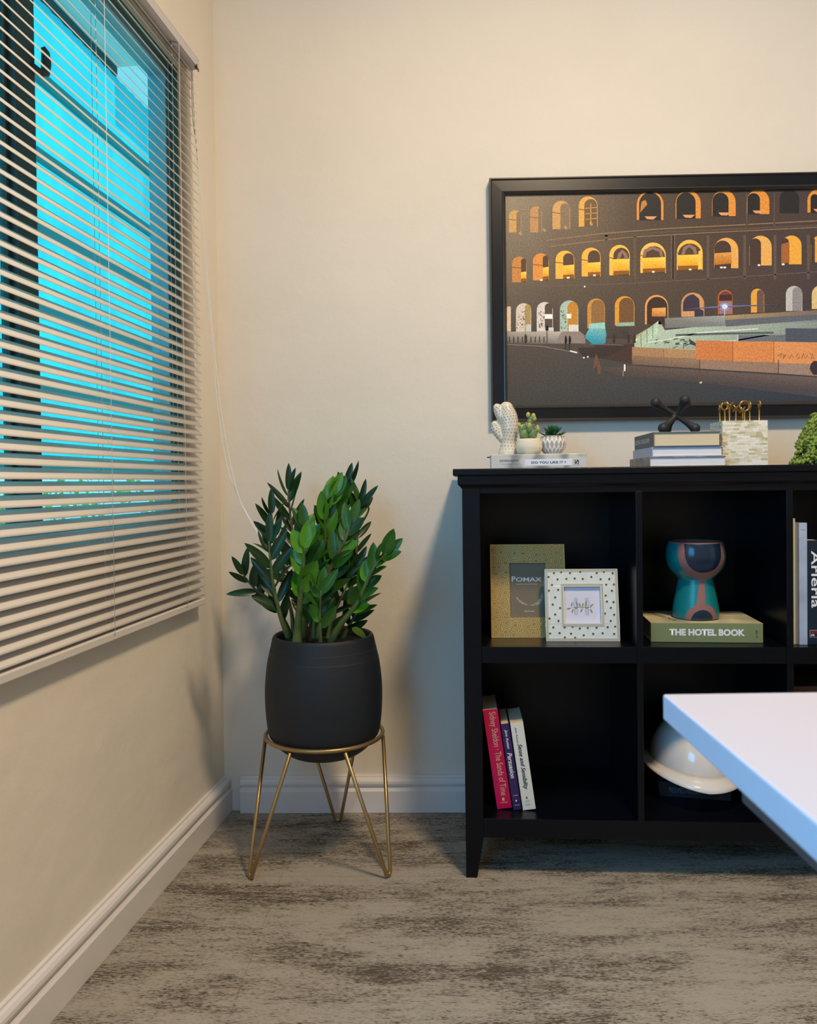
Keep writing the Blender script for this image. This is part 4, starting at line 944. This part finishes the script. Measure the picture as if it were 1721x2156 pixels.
# small cactus in a cream bowl
bw = empty('potted_cactus', BK(.1585, .150, ZB), 'small green knobbly cactus with pale tips in a round cream bowl', 'potted plant')
MB().lathe(smooth_prof([(.0190, 0), (.0265, .004), (.0305, .014), (.0308, .022), (.0285, .032), (.0262, .0365), (.0248, .0368), (.0240, .034), (.020, .030)], 5)+[(0, .030)], 40).build('bowl', mat('cream_plaster_bowl', (232, 222, 200), .7, bump=.7, bscale=60, bdist=.0012, stretch=(.6, .6, 6)), bw)
MB().lathe([(.024, .0305), (.012, .0335), (0, .0345)], 24).build('soil', mat('pale_grit', (170, 160, 130), .9, bump=.6, bscale=400), bw)
M_CG = mat('cactus_green', (104, 130, 78), .5, var=.25, vscale=60); M_CT = mat('cactus_tip', (176, 178, 92), .4, var=.2, vscale=60); M_SP = mat('cactus_spine_dot', (236, 238, 206), .6)
pads = [(-.011, 0, .046, .0115, .0145), (.008, .001, .0475, .0115, .0140), (-.005, .003, .066, .0075, .0115), (.003, .002, .075, .0070, .012), (-.012, .001, .062, .006, .010), (.001, -.004, .060, .007, .010), (.016, .001, .056, .005, .010), (-.019, 0, .060, .004, .011), (.006, .002, .083, .006, .008)]
tips = [(-.001, 0, .0935, .0058), (.011, .001, .0905, .0062), (.0135, .001, .0845, .0055), (-.0225, 0, .0700, .0052), (-.0165, 0, .066, .004), (.001, -.006, .0670, .0068), (.0215, 0, .0600, .0055), (.0205, 0, .0645, .0045)]
b = MB()
for x, y, z, r1, r2 in pads: b.ball((x, y, z), 1, 16, sc=(r1, r1*.7, r2))
b.build('cactus', M_CG, bw, weld=False)
b = MB()
for x, y, z, r in tips: b.ball((x, y, z), r, 14, sc=(.9, .9, 1.2))
b.build('cactus_tips', M_CT, bw, weld=False)
b = MB(); rnd = random.Random(4)
for x, y, z, r1, r2 in pads:
    for _ in range(9):
        a, e = rnd.uniform(0, 2*pi), rnd.uniform(-.7, 1.2); b.ball((x+r1*cos(a)*cos(e), y+r1*.7*sin(a)*cos(e), z+r2*sin(e)), .0011, 6)
b.build('spine_dots', M_SP, bw, weld=False)
# succulent in a faceted white and grey pot
sp_ = empty('potted_succulent', BK(.2165, .172, ZB, .1), 'dark green rosette succulent in a white and grey faceted pot', 'potted plant')
nl, rz = 17, 5; prz = [(.0180, 0), (.0262, .010), (.0312, .021), (.0312, .032), (.0268, .0435)]
b = MB(); full = smooth_prof(prz, 8); n = 168; vs = []; fs = []
cl = []
for kz, (r, z) in enumerate(full):
    for i in range(n):
        a = 2*pi*i/n; ph = a*nl/2/pi; zz = z/.0435*2.5+.2
        # lozenge pattern: raised white ribs, sunk grey facets
        d = abs(((ph+.5*(int(zz) % 2)) % 1)-.5)*2; e = abs((zz % 1)-.5)*2
        v = d+e*.62; rib = max(0, min(1, (v-.76)/.12)); vs.append(((r-.0016*(1-rib))*cos(a), (r-.0016*(1-rib))*sin(a), z)); cl.append(rib)
b.add(vs, [])
WHT, GRY = (236, 232, 228), (178, 174, 170)
for k in range(len(full)-1):
    for i in range(n):
        j = (i+1) % n; ids = [k*n+i, k*n+j, (k+1)*n+j, (k+1)*n+i]; b.f.append(ids)
        b.c.append([tuple(lin(GRY)[q]+(lin(WHT)[q]-lin(GRY)[q])*cl[t] for q in range(3))+(1,) for t in ids]); b.mi.append(0); b.sm.append(True)
vcm = bpy.data.materials.new('two_tone_ceramic'); vcm.use_nodes = True; a_ = vcm.node_tree.nodes.new('ShaderNodeAttribute'); a_.attribute_name = 'Col'
vcm.node_tree.links.new(a_.outputs['Color'], vcm.node_tree.nodes['Principled BSDF'].inputs['Base Color']); vcm.node_tree.nodes['Principled BSDF'].inputs['Roughness'].default_value = .4
b.build('pot', vcm, sp_, weld=False)
MB().lathe([(.0272, .0425), (.0272, .0440), (.024, .0440), (.0235, .038), (0, .038)], 40).build('rim', mat('pale_rim', (214, 206, 204), .4), sp_)
M_SUC = mat('succulent_green', (26, 84, 44), .38, var=.3, vscale=50)
b = MB(); rnd = random.Random(11)
for ring, (cnt, Ln, wd, el) in enumerate(((8, .034, .0115, .12), (8, .031, .0115, .58), (7, .027, .010, .95), (5, .020, .008, 1.3))):
    for i in range(cnt):
        a = 2*pi*(i+.5*(ring % 2))/cnt+rnd.uniform(-.08, .08); Q = Matrix.Rotation(a, 3, 'Z') @ Matrix.Rotation(-el, 3, 'Y'); prv = None
        prof_ = [(0, .35), (.25, .75), (.55, 1.0), (.8, .72), (.94, .3), (1, .02)]; base = len(b.v); vs = []
        for t, w in prof_:
            up = .004*t*t*Ln/.02
            for (dy, dz) in ((-w*wd/2, .0), (0, .0016*w+.0004), (w*wd/2, .0), (0, -.0022*w)):
                vs.append(Q @ Vector((t*Ln, dy, dz+up)) + Vector((0, 0, .0425+ring*.0012)))
        fs = [(k*4+q, k*4+(q+1) % 4, (k+1)*4+(q+1) % 4, (k+1)*4+q) for k in range(5) for q in range(4)]
        b.add(vs, fs, smooth=True)
b.build('rosette', M_SUC, sp_, weld=False)

# black jack ornament on the stack
JT = TOP+.0442+.0332
jk = bpy.data.materials.new('x')  # placeholder removed below
bpy.data.materials.remove(jk)
M_IRON = mat('matt_black_iron', (34, 36, 40), .55, bump=.2, bscale=300, bdist=.0005)
jc = Vector((0, 0, .0385)); ends = [(-.047, -.004, .0690), (.0445, .004, .0085), (.0155, -.020, .0725), (-.0165, .022, .0090), (.0300, .026, .0705), (-.0335, -.018, .0090)]
parts = []
for e in ends:
    E_ = Vector(e); parts.append((lambda E_: (lambda b: (b.tube([jc+(E_-jc)*t for t in (0, .3, .6, .82, 1)], [.0058, .0058, .0068, .0092, .0110], 16), b.ball(E_, .0122, 18))))(E_))
jo = merge(parts, 'jack_ornament', M_IRON, BK(.4985, .150, JT+.0037), .0016)
tag(jo, 'matt black oversized toy jack ornament standing on the stack of three books', 'ornament')

# mother of pearl box with brass picks
bx = empty('inlay_box', BK(.5905, .104, TOP), 'cream box clad in small brick shaped shell tiles holding brass picks', 'box')
Bx, By, Bz = .0985, .090, .1025
def tile_mat():
    m = bpy.data.materials.new('shell_tile'); m.use_nodes = True; nt = m.node_tree; N = nt.nodes; Lk = nt.links; p = N['Principled BSDF']; p.inputs['Roughness'].default_value = .28
    at = N.new('ShaderNodeAttribute'); at.attribute_name = 'Col'; Lk.new(at.outputs['Color'], p.inputs['Base Color']); return m
b = MB(); rnd = random.Random(21); pal = [(250, 246, 226), (244, 238, 214), (232, 226, 202), (252, 250, 238), (226, 218, 190), (206, 196, 160), (246, 240, 218)]
rows = 24; rh = Bz/rows
for face in range(4):
    Lf = Bx if face % 2 == 0 else By
    for r_ in range(rows):
        x = -rnd.uniform(0, .010)
        while x < Lf:
            w = rnd.uniform(.009, .0165); x0, x1 = max(0, x), min(Lf, x+w); x += w
            if x1-x0 < .0006: continue
            c = lin(rnd.choice(pal)); z0, z1 = r_*rh+.0001, (r_+1)*rh-.0001; x0 += .0001; x1 -= .0001; th_ = rnd.uniform(.0006, .0011)
            if face == 0: b.box((x0, -th_, z0), (x1, .001, z1), 0, c)
            elif face == 1: b.box((Bx-.001, x0, z0), (Bx+th_, x1, z1), 0, c)
            elif face == 2: b.box((x0, By-.001, z0), (x1, By+th_, z1), 0, c)
            else: b.box((-th_, x0, z0), (.001, x1, z1), 0, c)
b.build('shell_tiles', tile_mat(), bx, weld=False)
ring_boxes  # walls of the box, open on top
b = MB(); b.box((0, 0, 0), (Bx, By, .004)); b.box((0, 0, 0), (Bx, .004, Bz)); b.box((0, By-.004, 0), (Bx, By, Bz)); b.box((0, 0, 0), (.004, By, Bz)); b.box((Bx-.004, 0, 0), (Bx, By, Bz))
b.build('box_walls', mat('ivory_box', (222, 214, 190), .5), bx)
M_BRASS = mat('brushed_brass', (176, 142, 78), .3, .85)
def pick(kind, x, top, y, lean, label, rx=.0068, rot=0):
    mw = BK(.5905+x, .104+y, TOP+.004) @ Matrix.Rotation(lean, 4, 'Y'); h = top-.004
    r = empty('brass_pick', mw, label, 'pick', 'brass picks standing in the shell box')
    q = Matrix.Rotation(rot, 3, 'Z')
    st = h-(2*rx if kind == 'o' else (rx*1.6 if kind == 'x' else 0))
    MB().tube([(0, 0, 0), (0, 0, st+(.002 if kind == 'x' else 0))], .0019, 8).build('shaft', M_BRASS, r)
    if kind == 'o':
        MB().tube([q @ Vector((rx*cos(2*pi*i/22), 0, st+rx+rx*sin(2*pi*i/22))) for i in range(22)], .0021, 8, closed=True).build('ring_top', M_BRASS, r)
    elif kind == 'x':
        c = Vector((0, 0, st+rx*.75)); a = rx*.95
        MB().tube([c+q @ Vector((-a, .0009, -a)), c+q @ Vector((a, .0009, a))], .0020, 8).tube([c+q @ Vector((-a, -.0009, a)), c+q @ Vector((a, -.0009, -a))], .0020, 8).build('cross_top', M_BRASS, r)
    return r
pick('o', -.0085+.0135, .1395, .030, -.02, 'brass pick seen edge on, nearest the left corner of the shell box', .0055, 1.45)
pick('o', .0150, .1450, .022, -.03, 'brass ring topped pick overlapping the large cross, left in the shell box', .0080, .3)
pick('x', .0215, .1470, .030, .03, 'largest brass cross topped pick, left half of the shell box', .0095, .15)
pick('o', .0305, .1400, .050, .0, 'small brass ring pick turned nearly edge on, beside the crosses', .0075, 1.2)
pick('x', .0400, .1400, .040, .02, 'small brass cross topped pick behind the ring, middle of the shell box', .0075, .2)
pick('o', .0545, .1480, .018, .0, 'largest brass ring topped pick facing the room in the shell box', .0112, .08)
pick('x', .0610, .1370, .050, .0, 'brass cross topped pick seen through the largest ring', .0070, .1)
pick('o', .0700, .1470, .030, .0, 'brass ring pick seen edge on right of the largest ring', .0085, 1.5)
pick('o', .0855, .1475, .020, .02, 'rightmost brass pick, edge on and standing apart', .0075, 1.5)

# string of pearls plant, mostly beyond the photo's right edge
sop = empty('trailing_succulent', BK(.842, .135, TOP), 'bead leaved trailing succulent spilling from a beige pot, at the right photo edge', 'potted plant')
MB().lathe(smooth_prof([(.034, 0), (.042, .01), (.050, .04), (.052, .065), (.050, .075), (.046, .075), (.045, .06)], 4)+[(0, .06)], 40).build('pot', mat('beige_pot', (214, 196, 160), .6), sop)
M_BEAD = mat('bead_leaf_green', (126, 146, 60), .32, var=.25, vscale=120); b = MB(); b2 = MB(); rnd = random.Random(9)
def bead(c):
    d = Vector((rnd.gauss(0, 1), rnd.gauss(0, 1), rnd.gauss(0, 1))).normalized(); rot = d.to_track_quat('Z', 'Y').to_matrix(); b.ball(c, rnd.uniform(.0036, .0045), 8, sc=(1, 1, 1.5), rot=rot)
strands = []
for i in range(46):
    a = rnd.uniform(pi*.55, pi*1.6) if i < 34 else rnd.uniform(-pi*.4, pi*.5); r0 = .018; zt = .114-rnd.uniform(0, .03)
    R1 = rnd.uniform(.045, .062); ze = rnd.uniform(.006, .05)
    pts = [Vector((r0*cos(a), r0*sin(a), zt)), Vector((R1*.8*cos(a), R1*.8*sin(a), zt-.008)), Vector(((R1+.004)*cos(a), (R1+.004)*sin(a), .062)), Vector(((R1+rnd.uniform(.004, .026))*cos(a), (R1+.012)*sin(a), ze))]
    P = catmull(pts, 9); b2.tube(P, .0006, 5); L_ = 0
    for k, q in enumerate(P):
        for _ in range(2): bead(q+Vector((rnd.uniform(-.004, .004), rnd.uniform(-.004, .004), rnd.uniform(-.003, .003))))
for _ in range(60):
    a = rnd.uniform(0, 2*pi); r = .045*sqrt(rnd.random()); bead(Vector((r*cos(a), r*sin(a), .080+rnd.uniform(0, .038))))
for i in range(70):        # strand trailing over the board towards the left
    t = rnd.random(); bead(Vector((-.045-.045*t, rnd.uniform(-.045, .02), .004+(.030*(1-t))*rnd.random())))
b.build('bead_leaves', M_BEAD, sop, weld=False); b2.build('strands', mat('green_strand', (120, 140, 80), .5), sop, weld=False)
# ------------------------------------------------------------------ plant stand, pot, plant
PCX, PCY = -.2400, 1.889
st = empty('plant_stand', frame((PCX, PCY, 0)), 'brass coloured wire plant stand with three hairpin legs', 'plant stand')
M_STAND = mat('satin_brass_wire', (168, 140, 92), .34, .75)
RZ, RR, RW = .2925, .1352, .0047
MB().tube([(RR*cos(2*pi*i/72), RR*sin(2*pi*i/72), RZ) for i in range(72)], RW, 12, closed=True).build('ring', M_STAND, st)
for foot, spread, ang0 in (((-.1540, -.1030), 30, 214), ((.1485, -.0960), 31, -33), ((.006, .2010), 30, 88)):
    fa = atan2(foot[1], foot[0]); tg = Vector((-sin(fa), cos(fa), 0)); fp = Vector((foot[0], foot[1], 0))
    A = Vector(((RR+.001)*cos(radians(ang0-spread)), (RR+.001)*sin(radians(ang0-spread)), RZ-.006)); B_ = Vector(((RR+.001)*cos(radians(ang0+spread)), (RR+.001)*sin(radians(ang0+spread)), RZ-.006))
    r = .0085; pts = [A]; c = fp+Vector((0, 0, r+RW))
    inw = Vector((-cos(fa), -sin(fa), 0))*.0
    for k in range(9):
        t = pi*k/8; pts.append(c - tg*r*cos(t) - Vector((0, 0, 1))*r*sin(t) + inw)
    pts.append(B_)
    MB().tube(pts, RW*.92, 10).build('hairpin_leg', M_STAND, st)
pp = empty('potted_plant', frame((PCX, PCY, .2445)), 'leafy dark green houseplant in a matt black rounded pot on the brass stand', 'potted plant')
M_POT = mat('matt_black_clay', (24, 30, 37), .62, var=.12, vscale=5, bump=.12, bscale=14, bdist=.004, stretch=(1, 1, 5))
pz = [(.062, 0), (.082, .006), (.104, .022), (.1185, .040), (.1270, .052), (.1325, .085), (.1352, .130), (.1348, .165), (.1310, .205), (.1272, .2275), (.1268, .2283), (.1266, .2290), (.1225, .2480), (.1222, .2485), (.1218, .2492), (.1180, .2680), (.1155, .2755), (.1125, .2785), (.1085, .2770), (.1060, .268), (.105, .255)]
MB().lathe(smooth_prof(pz, 4), 96).build('pot', M_POT, pp)
MB().lathe([(.1085, .252), (.05, .258), (0, .259)], 40).build('soil', mat('dark_potting_soil', (44, 30, 24), .95, bump=1, bscale=180, bdist=.006), pp)
M_STEM = mat('plant_stem', (84, 104, 52), .5, var=.3, vscale=30); M_STEM2 = mat('brown_green_stem', (98, 84, 52), .5, var=.3, vscale=40)
def leaf_mat(name, c1, c2, rough=.34):
    m = mat(name, c1, rough, var=.25, vscale=22); return m
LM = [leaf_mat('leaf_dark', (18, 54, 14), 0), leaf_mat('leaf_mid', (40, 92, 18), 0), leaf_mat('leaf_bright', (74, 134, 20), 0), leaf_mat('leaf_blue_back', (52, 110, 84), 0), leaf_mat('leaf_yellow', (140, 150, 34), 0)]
OP = Vector((PCX, PCY, .2445))
def leaf(mb, base, d, nrm, L_, w, mi, curl=.12):
    d = d.normalized(); s = d.cross(nrm).normalized(); nn = s.cross(d).normalized(); K = 8; vs = []
    for k in range(K+1):
        t = k/K; ww = w*.5*(sin(pi*min(1, t*.93+.045)**.85))**.75 if 0 < k < K else w*.02
        c = base+d*(t*L_)-nn*(curl*L_*t*t)
        vs += [c-s*ww+nn*ww*.30, c-s*ww*.5+nn*ww*.08, c, c+s*ww*.5+nn*ww*.08, c+s*ww+nn*ww*.30]
    mb.add(vs, [(k*5+q, k*5+q+1, (k+1)*5+q+1, (k+1)*5+q) for k in range(K) for q in range(4)], None, mi, True)
def px3(x, y, D):          # a spot seen at (x, y), at depth D, in the plant's own frame
    d = ray(x, y); return CAM+d*(D/d.y)-OP
rl = random.Random(12)
def stem(pts, r0, r1, leaves, first=.28, Ln=.062, wd=.025, tone=0, seed=0, face=0, smat=None, ang=.75, tip=True, alt=True):
    rn = random.Random(seed); wd *= (.84 if tone == 0 else 1); Ln *= (1.08 if tone == 0 else 1); P = catmull([px3(*p) for p in pts], 8); N = len(P)
    s_ = MB().tube(P, [r0+(r1-r0)*(i/(N-1))**.7 for i in range(N)], 10).build('stem', smat or M_STEM, pp)
    mb = MB(); view = Vector((0, -1, .12))
    for i in range(leaves):
        t = first+(1-first)*(i+.2)/leaves; k = min(int(t*(N-1)), N-2); c = P[k].lerp(P[k+1], t*(N-1)-k); d = (P[k+1]-P[k]).normalized()
        side = view.cross(d).normalized()*(1 if i % 2 else -1)
        az = rn.uniform(-.75, .75) + face; sd = (Matrix.Rotation(az, 3, d) @ side)
        a = ang+rn.uniform(-.15, .15)-.25*t; dirv = d*cos(a)+sd*sin(a)+Vector((0, 0, .06))
        nrm = (view*(1 if rn.random() < .85 else .2)+Vector((rn.uniform(-.6, .6), 0, rn.uniform(-.2, .7)))+d*.25)
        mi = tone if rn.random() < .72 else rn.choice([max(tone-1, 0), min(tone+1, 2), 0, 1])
        leaf(mb, c, dirv, nrm, Ln*1.1*rn.uniform(.75, 1.15)*(1-.15*abs(t-.6)), wd*rn.uniform(.85, 1.15), mi, rn.uniform(-.05, .2))
    if tip:
        d = (P[-1]-P[-2]).normalized(); leaf(mb, P[-1]-d*.004, d+Vector((.1, 0, 0)), view+Vector((.3, 0, .2)), Ln*.95, wd*.85, tone, .05)
    mb.build('leaves', LM, s_, weld=False)
# (pixel x, pixel y, depth) down the photograph's own stems, pot outwards
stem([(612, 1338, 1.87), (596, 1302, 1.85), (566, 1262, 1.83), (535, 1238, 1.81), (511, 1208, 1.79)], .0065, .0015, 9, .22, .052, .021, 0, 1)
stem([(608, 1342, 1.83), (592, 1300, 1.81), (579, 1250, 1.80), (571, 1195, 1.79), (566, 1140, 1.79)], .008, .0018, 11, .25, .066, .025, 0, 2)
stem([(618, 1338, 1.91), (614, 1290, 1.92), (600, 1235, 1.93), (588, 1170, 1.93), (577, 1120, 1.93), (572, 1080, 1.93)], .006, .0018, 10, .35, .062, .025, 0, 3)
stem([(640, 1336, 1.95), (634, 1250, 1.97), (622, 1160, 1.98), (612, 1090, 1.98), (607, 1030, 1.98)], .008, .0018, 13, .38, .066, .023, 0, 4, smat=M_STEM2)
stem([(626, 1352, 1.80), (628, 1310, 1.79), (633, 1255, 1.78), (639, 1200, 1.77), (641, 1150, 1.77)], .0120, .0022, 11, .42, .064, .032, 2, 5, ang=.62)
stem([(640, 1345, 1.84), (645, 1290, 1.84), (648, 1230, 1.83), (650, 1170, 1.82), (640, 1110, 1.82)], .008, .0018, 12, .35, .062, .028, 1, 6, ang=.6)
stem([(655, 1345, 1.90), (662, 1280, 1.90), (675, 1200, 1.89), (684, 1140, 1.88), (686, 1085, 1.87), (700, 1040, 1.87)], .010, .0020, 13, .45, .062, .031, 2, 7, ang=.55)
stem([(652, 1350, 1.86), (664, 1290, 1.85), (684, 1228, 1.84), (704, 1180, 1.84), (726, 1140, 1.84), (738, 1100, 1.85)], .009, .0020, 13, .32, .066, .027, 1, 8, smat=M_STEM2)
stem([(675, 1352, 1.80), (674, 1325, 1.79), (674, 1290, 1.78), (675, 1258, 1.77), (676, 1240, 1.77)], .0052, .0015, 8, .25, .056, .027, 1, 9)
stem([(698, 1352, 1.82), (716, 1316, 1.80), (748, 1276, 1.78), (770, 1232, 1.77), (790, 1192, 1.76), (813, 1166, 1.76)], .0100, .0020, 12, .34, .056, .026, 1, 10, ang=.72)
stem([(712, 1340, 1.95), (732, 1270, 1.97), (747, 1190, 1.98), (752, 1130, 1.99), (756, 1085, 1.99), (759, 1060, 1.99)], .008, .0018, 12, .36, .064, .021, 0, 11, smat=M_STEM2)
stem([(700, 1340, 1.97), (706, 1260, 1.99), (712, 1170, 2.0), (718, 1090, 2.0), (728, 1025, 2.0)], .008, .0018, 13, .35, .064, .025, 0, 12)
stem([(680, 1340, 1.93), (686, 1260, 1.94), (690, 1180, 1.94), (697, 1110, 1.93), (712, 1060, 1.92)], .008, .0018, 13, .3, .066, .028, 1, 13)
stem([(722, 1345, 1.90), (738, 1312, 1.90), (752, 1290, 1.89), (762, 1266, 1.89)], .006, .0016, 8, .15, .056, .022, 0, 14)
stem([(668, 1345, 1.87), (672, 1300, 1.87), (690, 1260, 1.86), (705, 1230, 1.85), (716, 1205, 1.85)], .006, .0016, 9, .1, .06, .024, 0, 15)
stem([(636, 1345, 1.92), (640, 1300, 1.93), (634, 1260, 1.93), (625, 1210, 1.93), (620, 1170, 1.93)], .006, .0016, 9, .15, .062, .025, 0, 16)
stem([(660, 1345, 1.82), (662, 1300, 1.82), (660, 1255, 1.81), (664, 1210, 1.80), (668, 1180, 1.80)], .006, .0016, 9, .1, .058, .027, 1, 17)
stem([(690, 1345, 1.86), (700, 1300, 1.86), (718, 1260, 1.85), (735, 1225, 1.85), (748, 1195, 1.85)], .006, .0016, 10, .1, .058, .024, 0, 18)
b = MB(); leaf(b, px3(741, 1322, 1.86), Vector((.75, -.1, -.42)), Vector((0, -1, .8)), .040, .017, 4, .25); b.build('fallen_leaf', LM, pp, weld=False, label='yellow fallen leaf')

# ------------------------------------------------------------------ desk corner in the foreground
DZ = .730
ca = Vector((.154, .5373)); dl = (Vector((.1576, .3337))-ca).normalized(); dr = Vector((.9992, .028)).normalized()
dk = empty('desk', frame((ca.x, ca.y, 0), atan2(dr.y, dr.x)), 'white topped desk with a rounded edge, its corner cutting into the right foreground', 'desk')
M_TOP = mat('white_laminate', (206, 204, 216), .3); M_EDGE = mat('white_edge_band', (226, 232, 238), .35); M_STEEL = mat('dark_grey_steel', (62, 64, 68), .5)
inv = Matrix.Rotation(-atan2(dr.y, dr.x), 2); q = inv @ dl; sl = q.x/(-q.y)      # left side runs slightly off square
Wd, Dd, Tt = 1.5, .70, .0168
o = MB().hexa([(sl*Dd, -Dd, DZ-Tt), (Wd, -Dd, DZ-Tt), (Wd, 0, DZ-Tt), (0, 0, DZ-Tt), (sl*Dd, -Dd, DZ), (Wd, -Dd, DZ), (Wd, 0, DZ), (0, 0, DZ)]).build('desk_top', M_TOP, dk, bevel=.0016, seg=3)
b = MB()
b.box((.020, -Dd+.04, DZ-Tt-.0255), (.060, -.075, DZ-Tt)); b.box((Wd-.060, -Dd+.04, DZ-Tt-.0255), (Wd-.030, -.075, DZ-Tt)); b.box((.060, -.105, DZ-Tt-.0255), (Wd-.060, -.075, DZ-Tt)); b.box((.060, -Dd+.04, DZ-Tt-.0255), (Wd-.060, -Dd+.07, DZ-Tt))
b.build('under_frame', M_STEEL, dk, bevel=.002)
for x, y in ((.60, -.12), (Wd-.09, -.12), (.60, -Dd+.08), (Wd-.09, -Dd+.08)):
    MB().box((x, y, 0), (x+.04, y+.04, DZ-Tt)).build('leg', M_STEEL, dk, bevel=.002)
# ceiling lamp (out of frame, lights the room)
cl_ = empty('ceiling_lamp', frame((.62, .72, ZC)), 'round flush ceiling lamp above the desk', 'lamp')
MB().lathe([(.16, 0), (.16, -.03), (.15, -.04)], 40).build('lamp_base', M_TRIM, cl_)
